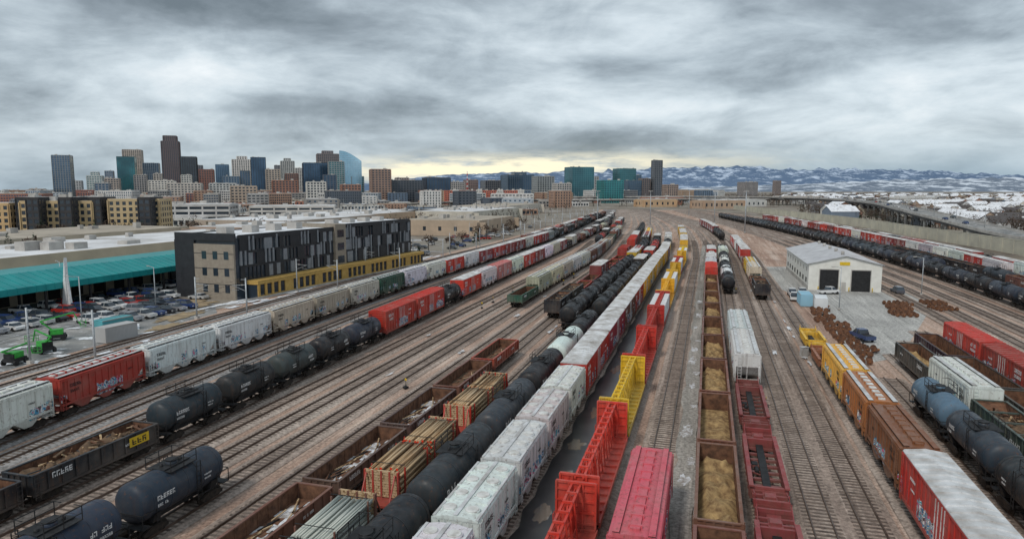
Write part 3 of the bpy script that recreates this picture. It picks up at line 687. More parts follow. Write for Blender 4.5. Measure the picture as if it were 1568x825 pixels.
# ------------------------------------------------------------------ buildings
BM=[M['wall'],M['glass'],M['roofw'],M['conc'],M['glassb'],M['glasst'],M['glassl'],M['rooft']]
def bldg(w,d,h,fh=3.6,bay=4.0,band=.35,pier=.3,gl=1,roof=2,steps=None,name='building',hv=True,seed=0):
    rr=random.Random(seed); mb=MB()
    def block(x0,x1,y0,y1,z0,z1):
        mb.box(x0,x1,y0,y1,z0,z1,gl,False)
        n=max(1,round((z1-z0)/fh)); f=(z1-z0)/n
        for i in range(n+1):
            za=z0+i*f-(band*f/2 if i else 0); zb=z0+i*f+band*f/2
            if i==n: zb=z1+.9
            mb.box(x0-.18,x1+.18,y0-.18,y1+.18,za,zb,0)
        zr=z1+.9
        mb.box(x0+.3,x1-.3,y0+.3,y1-.3,zr,zr+.02,roof)
        if pier:
            for (a0,a1,fix,ax) in((x0,x1,y0,'x'),(x0,x1,y1,'x'),(y0,y1,x0,'y'),(y0,y1,x1,'y')):
                k=max(1,round((a1-a0)/bay)); s=(a1-a0)/k; pw=pier*s/2
                for i in range(k+1):
                    c=a0+i*s
                    if ax=='x': mb.box(c-pw,c+pw,fix-.12,fix+.12,z0,z1,0)
                    else: mb.box(fix-.12,fix+.12,c-pw,c+pw,z0,z1,0)
        return zr
    zr=block(-w/2,w/2,-d/2,d/2,0,h)
    if steps:
        for (fx0,fx1,fy0,fy1,hh) in steps:
            block(fx0*w/2,fx1*w/2,fy0*d/2,fy1*d/2,zr,zr+hh)
    elif hv:
        for i in range(max(2,int(w*d/350)) if w*d<9000 else 24):
            x=rr.uniform(-w*.4,w*.4);y=rr.uniform(-d*.4,d*.4);s=rr.uniform(.8,2.6); mb.box(x-s,x+s,y-s*.7,y+s*.7,zr+.02,zr+rr.uniform(.8,2.6),3)
    return mb.mesh(name,BM)
def tower(name,az0,az1,elev,D,col,gl=1,fh=3.9,bay=5,band=.35,pier=.3,steps=None,rot=.35,roof=2):
    w=(az1-az0)*D/(math.cos(rot)+.6*math.sin(rot)); d=w*.8
    h=25+elev*D; x=(az0+az1)/2*D
    obj(name,bldg(w,d,h,fh,bay,band,pier,gl,roof,steps,name,seed=int(D+x)),(x,D,0),rot,col)
TW=[(-.664,-.638,.048,1500,(.26,.27,.27),4,.2,.25),(-.616,-.594,.019,1500,(.55,.57,.55),5,.5,.3),(-.571,-.545,.046,1700,(.03,.08,.09),5,.12,.12),
(-.562,-.535,.056,2000,(.50,.43,.37),1,.4,.4),(-.534,-.511,.037,1900,(.20,.24,.28),4,.2,.3),(-.506,-.480,.068,1900,(.15,.11,.115),1,.2,.5),(-.480,-.456,.046,1700,(.03,.035,.045),1,.12,.3),
(-.527,-.49,.012,1300,(.66,.62,.56),1,.5,.4),(-.43,-.41,.035,2000,(.14,.22,.30),4,.15,.2),(-.406,-.376,.042,1700,(.72,.68,.64),1,.25,.5),(-.379,-.356,.045,1500,(.02,.03,.05),4,.1,.2),
(-.454,-.432,.028,1600,(.28,.13,.10),1,.4,.4),(-.358,-.336,.028,1400,(.50,.42,.35),1,.4,.4),(-.336,-.315,.040,2000,(.48,.48,.46),1,.3,.5),(-.305,-.267,.037,1500,(.03,.05,.085),4,.1,.2),
(-.284,-.25,.050,1800,(.24,.20,.20),1,.35,.3),(-.267,-.243,.039,1400,(.28,.32,.33),5,.35,.3),(-.207,-.176,.028,1200,(.36,.24,.19),1,.45,.4),(-.5,-.45,.008,1100,(.6,.55,.5),1,.5,.4),
(-.59,-.57,.015,1300,(.45,.38,.33),1,.4,.3),(-.13,-.09,.016,1300,(.05,.06,.08),4,.2,.3),(-.19,-.13,.012,1250,(.10,.11,.13),1,.25,.3),(-.44,-.40,.008,1150,(.6,.6,.58),1,.45,.4),
(-.35,-.31,.012,1150,(.34,.17,.12),1,.4,.4),(-.41,-.37,.004,1000,(.5,.40,.32),1,.5,.4),(-.30,-.27,.01,1050,(.66,.64,.6),1,.4,.4),(-.25,-.22,.006,1050,(.34,.18,.13),1,.4,.4),
(.078,.117,.031,1500,(.08,.17,.20),5,.15,.15),(.148,.178,.029,1600,(.09,.19,.20),5,.15,.15),(.203,.217,.041,1500,(.16,.17,.19),1,.25,.4),(-.015,.03,.02,1500,(.07,.10,.13),4,.2,.3),
(.03,.06,.018,1400,(.36,.38,.38),1,.35,.3),(.125,.16,.012,1250,(.05,.28,.28),5,.2,.2),(.16,.19,.012,1500,(.10,.14,.17),4,.2,.3),(-.045,-.01,.012,1600,(.16,.16,.17),1,.3,.3),
(.06,.085,.008,1300,(.56,.53,.5),1,.4,.4),(.185,.2,.015,1500,(.20,.16,.15),1,.3,.4),(.33,.355,.01,2300,(.36,.33,.32),1,.4,.4),(.38,.39,.012,2600,(.32,.26,.24),1,.4,.4),(-.7,-.68,.0,1400,(.45,.38,.33),1,.4,.4),
(-.64,-.625,.012,1700,(.5,.5,.5),1,.4,.4),(-.605,-.585,.008,1100,(.25,.27,.3),4,.3,.3),(-.548,-.53,.02,1500,(.35,.33,.32),1,.3,.4),(-.48,-.465,.02,1400,(.62,.6,.56),1,.4,.4),(-.42,-.395,.018,1350,(.2,.24,.28),4,.2,.3),
(-.33,-.31,.022,1600,(.28,.16,.13),1,.4,.4),(-.315,-.30,.03,1900,(.62,.6,.57),1,.35,.4),(-.275,-.255,.02,1250,(.12,.14,.18),4,.2,.3),(-.235,-.215,.018,1500,(.25,.28,.3),5,.3,.3),(-.17,-.15,.016,1500,(.35,.3,.28),1,.4,.4),
(-.10,-.07,.01,1500,(.45,.42,.4),1,.4,.4),(-.07,-.05,.013,1700,(.3,.22,.2),1,.4,.4),(.0,.02,.024,1800,(.12,.15,.18),4,.2,.3),(.11,.125,.018,1700,(.5,.5,.5),1,.4,.4),(.175,.187,.02,1700,(.14,.2,.24),4,.2,.3),(.22,.24,.006,1400,(.4,.3,.25),1,.4,.4),
(-.59,-.578,.026,1900,(.3,.32,.34),4,.3,.3),(-.52,-.508,.022,1600,(.5,.46,.42),1,.4,.4),(-.462,-.448,.034,2100,(.22,.22,.24),1,.25,.3),(-.395,-.38,.026,1500,(.16,.18,.2),4,.2,.3),(-.345,-.33,.034,2100,(.3,.3,.32),1,.3,.3)]
for i,(a,b,e,D,c,g,bd,pr) in enumerate(TW):
    st=None
    if i==5: st=[(-.75,.75,-.75,.75,14)]
    if i in(1,9,13,15): st=[(-.5,.5,-.5,.5,7)]
    tower('office_tower',a,b,e,D,c,g,band=bd,pier=pr,steps=st)
mb=MB(); H=107
prof=[(-23,0),(23,0),(23,H-22)]+[(23-46*t,H-22+22*math.sin(math.pi*.5*t)) for t in (.15,.3,.5,.7,.85)]+[(-23,H)]
mb.prismy(prof[::-1],-15,15,6)
for i in range(1,27): mb.box(-23.2,23.2 if i<21 else 23.2-(i-20)*7,-15.2,15.2,i*4-.3,i*4+.3,0)
for i in range(9): mb.box(-23+i*5.5,-22.6+i*5.5,-15.3,15.3,0,H-24,0)
obj('glass_tower',mb.mesh('glass_tower',BM),(-.234*1500,1500,0),.25,(.30,.42,.50))
var=[]
cols=[(.50,.44,.36),(.38,.17,.12),(.66,.65,.63),(.25,.25,.26),(.50,.36,.26),(.72,.71,.69),(.10,.12,.15),(.42,.27,.20),(.46,.50,.54),(.36,.13,.10),(.62,.62,.6),(.14,.20,.28),(.75,.74,.72),(.34,.33,.32)]
for i in range(20):
    w=rc([24,32,44,60]);d=rc([18,26,34]);h=rc([5,6,8,11,14,18,22]); var.append((w,d,h,bldg(w,d,h,3.4,rc([3,4,5]),rc([.4,.55]),rc([.3,.5,.6]),rc([1,1,4]),rc([2,2,7]),seed=i,name='city_building')))
def t1x(y): return fx(T1p,y) or 128+(y-850)*.12
yy=470
while yy<2600:
    xx=-.80*yy
    while xx<(t1x(yy)-45 if yy<1000 else .30*yy):
        if R()<.82 and not(yy<900 and xx> t1x(yy)-80 and R()<.5):
            w,d,h,me=rc(var)
            if (h<=14 or yy>900) and not (xx>t1x(yy)-60 and h>12 and yy<1300):
                obj('city_building',me,(xx+U(-6,6),yy+U(-6,6),0),rc([.35,.35,.35+math.pi/2,0]),rc(cols))
        xx+=U(44,78) if yy<1300 else U(55,100)
    yy+=52 if yy<1300 else 80
def blk(name,x,y,w,d,h,rot,col,**k): obj(name,bldg(w,d,h,name=name,seed=int(x*7+y),**k),(x,y,0),rot,col)
blk('apartment_building',-243,372,36,16,18,.1,(.64,.48,.27),fh=3.4,bay=3.4,band=.4,pier=.45)
blk('apartment_building',-205,378,26,16,19,.1,(.60,.46,.27),fh=3.4,bay=3.4,band=.4,pier=.45)
blk('apartment_building',-276,368,20,16,17,.1,(.64,.44,.23),fh=3.4,bay=3.4,band=.4,pier=.45)
for x,y in((-224,375),(-260,371),(-234,366),(-250,364.5),(-196,372)): blk('apartment_building',x,y,6,17,20,.1,(.045,.045,.05),fh=3.4,bay=3,band=.4,pier=.3)
blk('parking_garage',-232,480,70,30,14,.2,(.55,.54,.53),fh=3.4,bay=9,band=.5,pier=.12)
blk('parking_garage',-165,520,60,30,12,.2,(.62,.60,.57),fh=3.4,bay=9,band=.5,pier=.12)
blk('warehouse',-30,402,66,45,7.5,1.29,(.50,.39,.29),fh=7.5,bay=9,band=.7,pier=.8,roof=7)
blk('warehouse',-128,400,90,60,8,1.29,(.46,.38,.31),fh=9,bay=10,band=.7,pier=.8,roof=2)
blk('warehouse',-105,500,110,60,8,1.29,(.55,.40,.28),fh=9,bay=10,band=.7,pier=.8,roof=2)
blk('warehouse',-40,560,120,60,8,1.29,(.6,.56,.48),fh=8,bay=10,band=.7,pier=.8,roof=2)
blk('warehouse',-10,690,120,50,9,1.29,(.6,.55,.48),fh=9,bay=10,band=.7,pier=.8,roof=7)
for x in(-110,-72,-38,-4):
    blk('brick_apartment_building',x,1130,30,24,22,.05,(.50,.15,.10),fh=3.3,bay=3.6,band=.45,pier=.5)
    blk('apartment_building',x+18,1128,9,26,23,.05,(.78,.76,.72),fh=3.3,bay=3,band=.45,pier=.4)
blk('commercial_building',-128,222,125,40,7.5,1.295,(.60,.51,.38),fh=8.5,bay=12,band=.65,pier=.8,roof=2)
blk('commercial_building',-184,255,120,46,7.5,1.295,(.55,.48,.38),fh=9.5,bay=12,band=.65,pier=.8,roof=7)
blk('commercial_building',-112,315,50,44,8,1.295,(.45,.33,.26),fh=9,bay=12,band=.65,pier=.8,roof=2)
for x,y,w,d,h,c in((270,900,60,30,10,(.5,.36,.26)),(330,1000,70,30,9,(.6,.6,.58)),(205,980,50,26,10,(.58,.4,.25)),(240,1100,60,25,12,(.38,.2,.15)),(480,900,50,30,8,(.65,.65,.63)),(560,760,60,30,7,(.55,.52,.46)),(620,1000,80,40,9,(.7,.7,.68)),(700,900,60,30,8,(.36,.2,.15)),(380,620,50,24,7,(.66,.64,.6)),(440,700,44,24,7,(.5,.35,.25)),(750,1300,90,40,10,(.7,.7,.68)),(560,1350,80,40,11,(.6,.55,.5)),(900,1500,90,40,10,(.7,.7,.7))):
    blk('industrial_building',x,y,w,d,h,.3,c,fh=h,bay=8,band=.6,pier=.7)
# --- dark modern building
mb=MB(); mpan=simple('charcoal_cladding',(.035,.037,.042),(.022,.023,.027),.8,.5,0,.3,.7,4,False)
mgr=simple('grey_cladding',(.27,.285,.31),(.18,.195,.215),.8,.5,0,.3,.7,4,False); moch=simple('ochre_cladding',(.60,.39,.12),(.46,.29,.08),1,.7,0,.3,.7,4,False)
mbe=simple('taupe_block',(.33,.29,.235),(.26,.22,.18),1.2,.8,0,.3,.7,5,False); MM=[mpan,M['glass'],M['snowc'],mgr,moch,mbe,M['conc'],M['roofw']]
L0=80
mb.box(0,L0,0,17,0,14,1,False)
def facade(x0,x1,top):
    f=(top-4.2)/3
    for fl in range(3):
        za=4.2+fl*f
        mb.box(x0,x1,-.16,0,za-.28,za+.28,0)
        x=x0
        while x<x1-1:
            q=R(); w=1.35
            if q<.55: mb.box(x,x+w,-.3,0,za+.28,za+f-.28,rc([0,0,3]))
            elif q<.75: mb.box(x,x+.5,-.45,0,za+.28,za+f+.3,3)
            else: mb.box(x,x+.18,-.2,0,za+.28,za+f-.28,0)
            x+=w
    mb.box(x0,x1,-.34,.3,top-.4,top+.7,0)
facade(1.2,37,14); facade(42,L0-.5,14.6)
mb.box(37,42,-.8,17.2,0,15.4,5); 
for fl in range(4): mb.box(38,41,-.86,-.8,1+fl*3.6,3+fl*3.6,1)
mb.box(-.35,0,-.34,17.3,13.4,15.1,0); mb.box(-.4,0,11.5,17.4,0,13.4,0); mb.box(-.5,0,0,11.5,0,12.6,5)
for fl in range(3):
    for j in range(3): mb.box(-.56,-.5,1.5+j*3.2,2.8+j*3.2,1.6+fl*3.8,3.4+fl*3.8,1)
for z in(3.4,7,10.4): mb.box(-.53,-.5,.02,11.48,z,z+.12,0)
mb.box(0,L0,16.7,17.3,0,14.7,0); mb.box(L0-.3,L0+.3,-.3,17.3,0,14.9,0)
mb.box(.1,36.9,.4,16.6,14.0,14.5,2); mb.box(42.1,L0-.4,.4,16.6,14.2,15.0,2)
for i in range(9):
    x=4+i*8.4; 
    if 35<x<43: continue
    mb.box(x,x+2.6,6,9,14.4,16.2,6); mb.box(x+3.4,x+4.4,10,11,14.4,15.6,6)
mb.box(3,L0+3,-3.2,-.5,0,3.9,1,False); mb.box(2.8,L0+3.2,-3.6,-.36,3.3,4.2,4)
for i in range(34):
    x=3+i*2.35
    if i%5==4: mb.box(x,x+2.3,-3.42,-3.2,0,3.3,4)
    else: mb.box(x,x+.7,-3.42,-3.2,0,3.3,4)
mb.box(3,L0+3,-3.38,-3.2,0,.7,4)
mb.box(-1.5,L0+4,-3.9,-3.45,0,.5,6)
obj('modern_office_building',mb.mesh('modern_office_building',MM),(-62.3,153,0),math.atan2(.936,.351))
# --- teal canopy
mteal=simple('teal_metal',(.02,.33,.33),(.015,.24,.25),.3,.4,.1,.3,.7,4,False)
mb=MB(); TL=86
mb.prismx([(0,4.6),(0,5.9),(7,8.0),(16,8.0),(16,4.6)],0,TL,0)
for i in range(0,int(TL),2): mb.box(i,i+.08,-.05,0,4.7,5.9,0); mb.bar((i+.04,0,5.93),(i+.04,7,8.03),.09,0)
for i in range(9):
    x=1+i*(TL-2)/8
    for y in(.8,8): mb.box(x-.2,x+.2,y-.2,y+.2,0,4.6,1)
mb.box(0,TL,14,15.5,0,4.6,2)
for i in range(14): mb.box(2+i*6,5+i*6,13.9,14,.2,3.6,1)
obj('teal_canopy',mb.mesh('teal_canopy',[mteal,M['dark'],M['wall'],M['rooft']]),(-103,106,0),math.atan2(.96,.27),(.5,.44,.34))
mb=MB(); mb.prismx([(0,0),(2.4,0),(.2,11)],-.3,.3,0); mb.prismx([(-1.4,0),(-.1,0),(0,7.5)],-.2,.2,0); obj('sail_sculpture',mb.mesh('sail_sculpture',[M['letter']]),(-92,140,0),1.0)
# --- workshop on the right
mwhite=simple('white_metal_cladding',(.80,.79,.74),(.66,.65,.60),.6,.6,0,.3,.7,5,False)
mwr=simple('pale_metal_roof',(.64,.65,.67),(.46,.46,.48),.35,.5,.1,.3,.7,6,False)
mb=MB(); w=16.5;l=46
mb.box(0,w,0,l,0,6.6,0,False); 
mb.prismy([(0,6.6),(w,6.6),(w/2,8.6)],.02,l-.02,0)
mb.face([(-.5,-.5,6.55),(w/2,-.5,8.72),(w/2,l+.5,8.72),(-.5,l+.5,6.55)],1); mb.face([(w/2,-.5,8.72),(w+.5,-.5,6.55),(w+.5,l+.5,6.55),(w/2,l+.5,8.72)],1)
for i in range(24):
    y=i*2; mb.bar((-.5,y,6.6),(w/2,y,8.77),.08,1); mb.bar((w/2,y,8.77),(w+.5,y,6.6),.08,1)
for i in range(5): mb.cyl((w/2,4+i*9,8.6),(w/2,4+i*9,9.5),.4,10,3)
for x0 in(2.6,9.8):
    mb.box(x0-.2,x0+4.4,-.1,0,0,5.4,3); mb.box(x0,x0+4.2,-.16,-.1,0,5.2,2)
mb.box(7.6,8.6,-.08,0,0,2.2,3); mb.box(7,9.3,-.1,0,6.4,7.2,4)
for i in range(8): mb.box(-.08,0,3+i*5.4,4.6+i*5.4,1.6,2.8,2); mb.box(-.06,0,3+i*5.4,4.6+i*5.4,4.4,5.4,3)
for i in range(33): mb.box(i*.5,i*.5+.05,-.03,0,5.5,6.5,0)
mb.box(-.04,0,0,l,0,1.0,3)
for x in(2.2,7.2,9.2,14.4): mb.cyl((x,-.8,0),(x,-.8,1.1),.12,8,4)
obj('locomotive_workshop',mb.mesh('locomotive_workshop',[mwhite,mwr,M['dark'],M['conc'],M['yell']]),(74,169,0.02),-.27)
# ------------------------------------------------------------------ vehicles and yard things
mcar,ncar,bcar=newmat('car_paint',.25,.1,.6); ncar.put(bcar.inputs['Base Color'],ncar.new('ShaderNodeObjectInfo').outputs['Color'])
def carmesh(kind):
    mb=MB()
    if kind=='car': prof=[(-2.2,.35),(-2.25,.75),(-2.0,.95),(-1.1,1.0),(1.3,.95),(2.1,.78),(2.2,.35)]; cab=[(-1.75,.95),(-1.2,1.42),(.3,1.45),(1.15,.95)]
    elif kind=='suv': prof=[(-2.3,.4),(-2.35,1.0),(-2.2,1.1),(1.1,1.1),(2.2,.98),(2.3,.4)]; cab=[(-2.2,1.08),(-1.95,1.72),(.4,1.75),(1.1,1.08)]
    else: prof=[(-2.7,.5),(-2.75,1.1),(-.5,1.12),(1.6,1.1),(2.6,1.0),(2.7,.5)]; cab=[(-.7,1.1),(-.5,1.8),(.9,1.8),(1.6,1.1)]
    mb.prismy(prof[::-1],-.88,.88,0)
    yb,yt=.84,.66
    mb.face([(cab[0][0],-yb,cab[0][1]),(cab[3][0],-yb,cab[3][1]),(cab[2][0],-yt,cab[2][1]),(cab[1][0],-yt,cab[1][1])],1)
    mb.face([(cab[3][0],yb,cab[3][1]),(cab[0][0],yb,cab[0][1]),(cab[1][0],yt,cab[1][1]),(cab[2][0],yt,cab[2][1])],1)
    mb.face([(cab[3][0],-yb,cab[3][1]),(cab[3][0],yb,cab[3][1]),(cab[2][0],yt,cab[2][1]),(cab[2][0],-yt,cab[2][1])],1)
    mb.face([(cab[0][0],yb,cab[0][1]),(cab[0][0],-yb,cab[0][1]),(cab[1][0],-yt,cab[1][1]),(cab[1][0],yt,cab[1][1])],1)
    mb.box(cab[1][0]-.05,cab[2][0]+.05,-yt-.02,yt+.02,cab[1][1]-.03,cab[2][1]+.04,0)
    xm=(cab[1][0]+cab[2][0])/2
    for y in(-1,1): mb.bar((xm,y*.86,cab[0][1]),(xm,y*.68,cab[1][1]),.09,0)
    if kind=='pickup': mb.box(-2.6,-.75,-.75,.75,1.1,1.13,2)
    L=prof[-1][0]*.62
    for x in(-L,L):
        for y in(-.82,.82): mb.cyl((x,y-.1,.34),(x,y+.1,.34),.34,12,2)
    for y in(-.6,.6): mb.box(prof[-1][0]-.04,prof[-1][0]+.03,y-.18,y+.18,.62,.76,3)
    return mb.mesh('parked_'+kind,[mcar,M['glass'],M['dark'],M['letter']])
CMs={k:carmesh(k) for k in('car','suv','pickup')}
def pcar(x,y,rz,col=None,z=.03,kind=None):
    k=kind or rc(['car','suv','suv','pickup']); obj({'car':'parked_car','suv':'parked_suv','pickup':'pickup_truck'}[k],CMs[k],(x,y,z),rz,col or rc([(.02,.02,.025),(.55,.55,.55),(.8,.8,.8),(.08,.09,.1),(.4,.03,.02),(.03,.06,.18),(.3,.3,.32),(.8,.8,.8)]))
lot=[(-150,66),(-77,66),(-72,84),(-66,111),(-60,137),(-66.5,150),(-82,158),(-78,196),(-92,200),(-104,150),(-150,150)]
sheet('parking_lot_road',lot,.02,M['asph'])
def dirv(a): return Vector((math.cos(a),math.sin(a)))
tr=math.atan2(.96,.27); d1=dirv(tr); n1=dirv(tr+math.pi/2)
for row,(o,st,cnt) in enumerate(((-3.5,18,22),(-9.5,14,22),(4,30,16),(-17,26,14),(-23,24,8))):
    for i in range(cnt):
        if R()<.25: continue
        q=Vector((-103,106))+d1*(st+i*2.9)+n1*o
        if q.y<158 or q.x<-84: pcar(q.x,q.y,tr+math.pi/2+(math.pi if R()<.5 else 0)+U(-.03,.03))
for row,o in enumerate((-12.3,-6.7,-20)):
    mb=MB()
    for i in range(24):
        q=Vector((-103,106))+d1*(12+i*2.9+1.45)+n1*o; a=q+n1*2.4;b=q-n1*2.4; s=d1*.06
        mb.face([(a.x-s.x,a.y-s.y,.026),(b.x-s.x,b.y-s.y,.026),(b.x+s.x,b.y+s.y,.026),(a.x+s.x,a.y+s.y,.026)],0)
    obj('parking_bay_marking',mb.mesh('parking_bay_marking',[M['letter']]))
for i in range(60):
    y=U(230,460); pcar(t1x(y)-U(30,58),y,1.3+rc([0,math.pi/2]))
mgreen=simple('lime_paint',(.05,.42,.06),(.04,.30,.05),2,.5,0,.3,.7,3,False)
def lift(x,y,rz,h=6):
    mb=MB(); mb.box(-1.2,1.2,-.9,.9,.45,1.0,1); mb.box(-.9,.9,-.7,.7,1.0,1.8,0); mb.box(-1.1,-.9,-.75,.75,.6,1.7,1)
    for a in(-.95,.95):
        for b in(-.95,.95): mb.cyl((a,b-.15,.42),(a,b+.15,.42),.42,12,1)
    mb.bar((-.6,0,1.7),(-2.2,0,1.7+h*.4),.22,0); mb.bar((-2.2,0,1.7+h*.4),(2.5,0,1.4+h*.75),.2,0); mb.bar((2.5,0,1.4+h*.75),(3.4,0,h*.55),.14,0)
    for z in(0,.5,1.0):
        for p,q in(((3.4,-.8),(3.4,.8)),((4.2,-.8),(4.2,.8)),((3.4,-.8),(4.2,-.8)),((3.4,.8),(4.2,.8))): mb.bar((*p,h*.5+z),(*q,h*.5+z),.05,0)
    for p in((3.4,-.8),(3.4,.8),(4.2,-.8),(4.2,.8)): mb.bar((*p,h*.5),(*p,h*.5+1),.05,0)
    obj('boom_lift',mb.mesh('boom_lift',[mgreen,M['dark']]),(x,y,.03),rz)
lift(-72,103,2.6,2.5);lift(-76,112,.5,4);lift(-71.5,96,1.5,1.5)
def container(x,y,rz,col):
    mb=MB(); mb.box(-3,3,-1.2,1.2,.1,2.6,0)
    for i in range(24):
        xx=-2.9+i*.25
        for s in(-1,1):
            ya,yb=sorted((s*1.2,s*1.235)); mb.box(xx,xx+.12,ya,yb,.25,2.45,0)
    for s in(-1,1):
        ya,yb=sorted((s*1.2,s*1.25)); mb.box(-3.02,3.02,ya,yb,.08,.24,1); mb.box(-3.02,3.02,ya,yb,2.46,2.62,1)
    for z in(.4,2.0): mb.box(3,3.04,-1,1,z,z+.08,1)
    obj('storage_container',mb.mesh('storage_container',[M['wall'],M['conc']]),(x,y,.02),rz,col)
container(-66,112,1.2,(.5,.5,.5)); container(65,142,1.2,(.75,.78,.8)); container(63.8,147,1.3,(.3,.55,.7)); container(-70,118,1.2,(.1,.4,.45))
pcar(64,153,1.2,(.8,.8,.8),kind='pickup');pcar(66,159,1.3,(.75,.75,.75),kind='pickup');pcar(76,162,.2,(.8,.8,.8),kind='pickup');pcar(93,163,1.4,(.1,.1,.12),kind='suv');pcar(70,163,1.3,(.7,.7,.7))
pcar(58.5,112,1.6,(.06,.09,.2),kind='pickup')
def wheelpile(x,y,rz,nx,ny):
    mb=MB()
    for i in range(nx):
        for j in range(ny):
            cx=i*1.15+U(-.1,.1);cy=j*2.3+U(-.15,.15); a=U(-.12,.12)
            for s in(-.75,.75): mb.cyl((cx+a*s,cy+s-.07,.46),(cx+a*s,cy+s+.07,.46),.46,14,0)
            mb.cyl((cx-a,cy-1.05,.46),(cx+a,cy+1.05,.46),.09,8,1)
    obj('wheelset_pile',mb.mesh('wheelset_pile',[M['rust'],M['rust2']]),(x,y,.04),rz)
for i in range(12):
    y=97+i*3.8; wheelpile(yx(35.6,y)+U(0,1.5),y,-.28+U(-.1,.1),rc([3,4,5]) if y>104 else 3,1)
for x,y in((79,140),(82,144),(90,146),(88,139),(76,133)): wheelpile(x,y,U(-.3,.3),4,2)
def junk(name,x,y,n,r):
    mb=MB()
    for i in range(n): mb.obox((U(-r,r),U(-r,r),U(.05,.45)),(U(-1,1),U(-1,1),U(-.15,.15)),U(.4,1.3),U(.1,.4),U(.08,.25),rc([0,1,2,2]))
    obj(name,mb.mesh(name,[M['rust'],M['rust2'],M['dark'],M['wood']]),(x,y,.04),0)
for i in range(12):
    y=94+i*4.4; junk('scrap_pile',yx(38.8,y)+U(-1,1.5) if y>100 else yx(35.2,y),y,10,1.1)
for i in range(10):
    y=U(50,90); junk('scrap_pile',yx(35.4,y)+U(-.8,.8),y,8,.8)
mb=MB(); mb.box(-.5,.5,-.35,.35,0,1.5,0); mb.box(-.56,.56,-.41,.41,1.5,1.58,0); mb.box(-.6,.6,-.45,.45,0,.12,1); mb.box(-.4,.4,-.37,-.35,.2,1.35,1)
cab=mb.mesh('relay_cabinet',[M['roofgal'],M['conc']])
mb=MB(); mb.box(-.3,.3,-.2,.2,0,.25,1); mb.cyl((0,0,.2),(0,0,1.1),.04,6,1); mb.cyl((-.02,0,1.15),(.02,0,1.15),.18,10,0); mb.bar((0,0,.4),(.6,0,.3),.05,1)
sws=mb.mesh('switch_stand',[M['yell'],M['dark']])
for i in range(16):
    y=U(60,220); obj('switch_stand',sws,(yx(rc([-32.6,-27.9,-23,-17.6,21.7,25.4,29.4]),y),y,.1),U(0,6))
for q,y in((-45,75),(-42,120),(29.4,100),(35,48),(13.2,140)): obj('relay_cabinet',cab,(yx(q,y),y,.05),.3)
# catenary
mgal=simple('galvanised_steel',(.50,.53,.55),(.34,.36,.38),1,.5,.3)
pole=MB(); pole.cyl((0,0,0),(0,0,8.2),.17,8,0,.13)
pole.bar((0,0,6.9),(3.0,0,6.7),.09,0); pole.bar((0,0,5.7),(2.6,0,6.6),.07,0); pole.bar((1.5,0,5.9),(3.0,0,5.75),.05,0); pole.bar((0,0,7.9),(1.0,0,7.9),.08,0); pole.box(-.35,.35,-.35,.35,0,.5,1); pole.cyl((.6,0,6.85),(.9,0,6.83),.12,8,1)
pme=pole.mesh('catenary_pole',[mgal,M['conc']])
C2=P['C2']; last=None; wire=MB(); acc=0; pp=C2[0]
for i,p in enumerate(C2):
    acc+=(p-pp).length; pp=p
    if p.y<60 or p.y>640: continue
    if acc>34 or last is None:
        acc=0; d=(C2[min(len(C2)-1,i+1)]-C2[i-1]).normalized(); a=math.atan2(-d.x,d.y)
        obj('catenary_pole',pme,(p.x-3,p.y,0),a); n=Vector((d.y,-d.x))
        o=p+n*7.7; obj('catenary_pole',pme,(o.x,o.y,0),a+math.pi)
        for k,z in((0,5.75),(0,6.9),(4.6,5.75),(4.6,6.9)):
            cur=p+n*k
            if last: 
                l=last+lastn*k; N=5
                def W_(t): 
                    e=l+(cur-l)*t; return (e.x,e.y,z-(.9*4*t*(1-t) if z>6 else 0))
                for s in range(N): wire.bar(W_(s/N),W_((s+1)/N),.03,0)
        last=p.copy();lastn=n
obj('catenary_wires',wire.mesh('catenary_wires',[M['dark']]))
lm=MB(); lm.cyl((0,0,0),(0,0,9),.11,8,0,.07); lm.bar((0,0,8.9),(1.8,0,9.2),.09,0); lm.box(1.5,2.2,-.15,.15,9.1,9.25,1); lm.cyl((0,0,0),(0,0,.5),.25,8,1)
lme=lm.mesh('street_lamp',[mgal,M['conc']])
for x,y in((-84,100),(-80,125),(-95,118),(-74,140),(-100,150),(-66,180),(-52,215),(68,140),(97,160),(-40,260),(-25,300)): obj('street_lamp',lme,(x,y,0),U(0,6))
for i in range(14): obj('street_lamp',lme,(t1x(330+i*30)-38,330+i*30,0),U(0,6))
mb=MB(); mb.cyl((0,0,0),(0,0,24),.35,8,0,.18); mb.cyl((0,0,0),(0,0,.8),.6,10,1)
for a in range(6):
    t=a*math.pi/3; mb.bar((0,0,23.8),(math.cos(t)*1.3,math.sin(t)*1.3,23.8),.12,0); mb.box(math.cos(t)*1.3-.3,math.cos(t)*1.3+.3,math.sin(t)*1.3-.3,math.sin(t)*1.3+.3,23.5,23.8,1)
yl=mb.mesh('yard_light_mast',[mgal,M['conc']])
for x,y in((148,500),(95,470),(168,650),(205,600),(133,390),(60,480)): obj('yard_light_mast',yl,(x,y,0))
mb=MB()
for i in range(14):
    z=i*4; m=i%2; s=1.6*(1-i/18); s2=1.6*(1-(i+1)/18)
    for a,b in((-1,-1),(1,-1),(1,1),(-1,1)): mb.bar((a*s,b*s,z),(a*s2,b*s2,z+4),.45,m)
    mb.bar((-s,-s,z),(s2,-s2,z+4),.3,m); mb.bar((s,s,z),(-s2,s2,z+4),.3,m)
obj('radio_mast',mb.mesh('radio_mast',[simple('mast_red',(.6,.03,.02)),M['letter']]),(-78,1200,0))
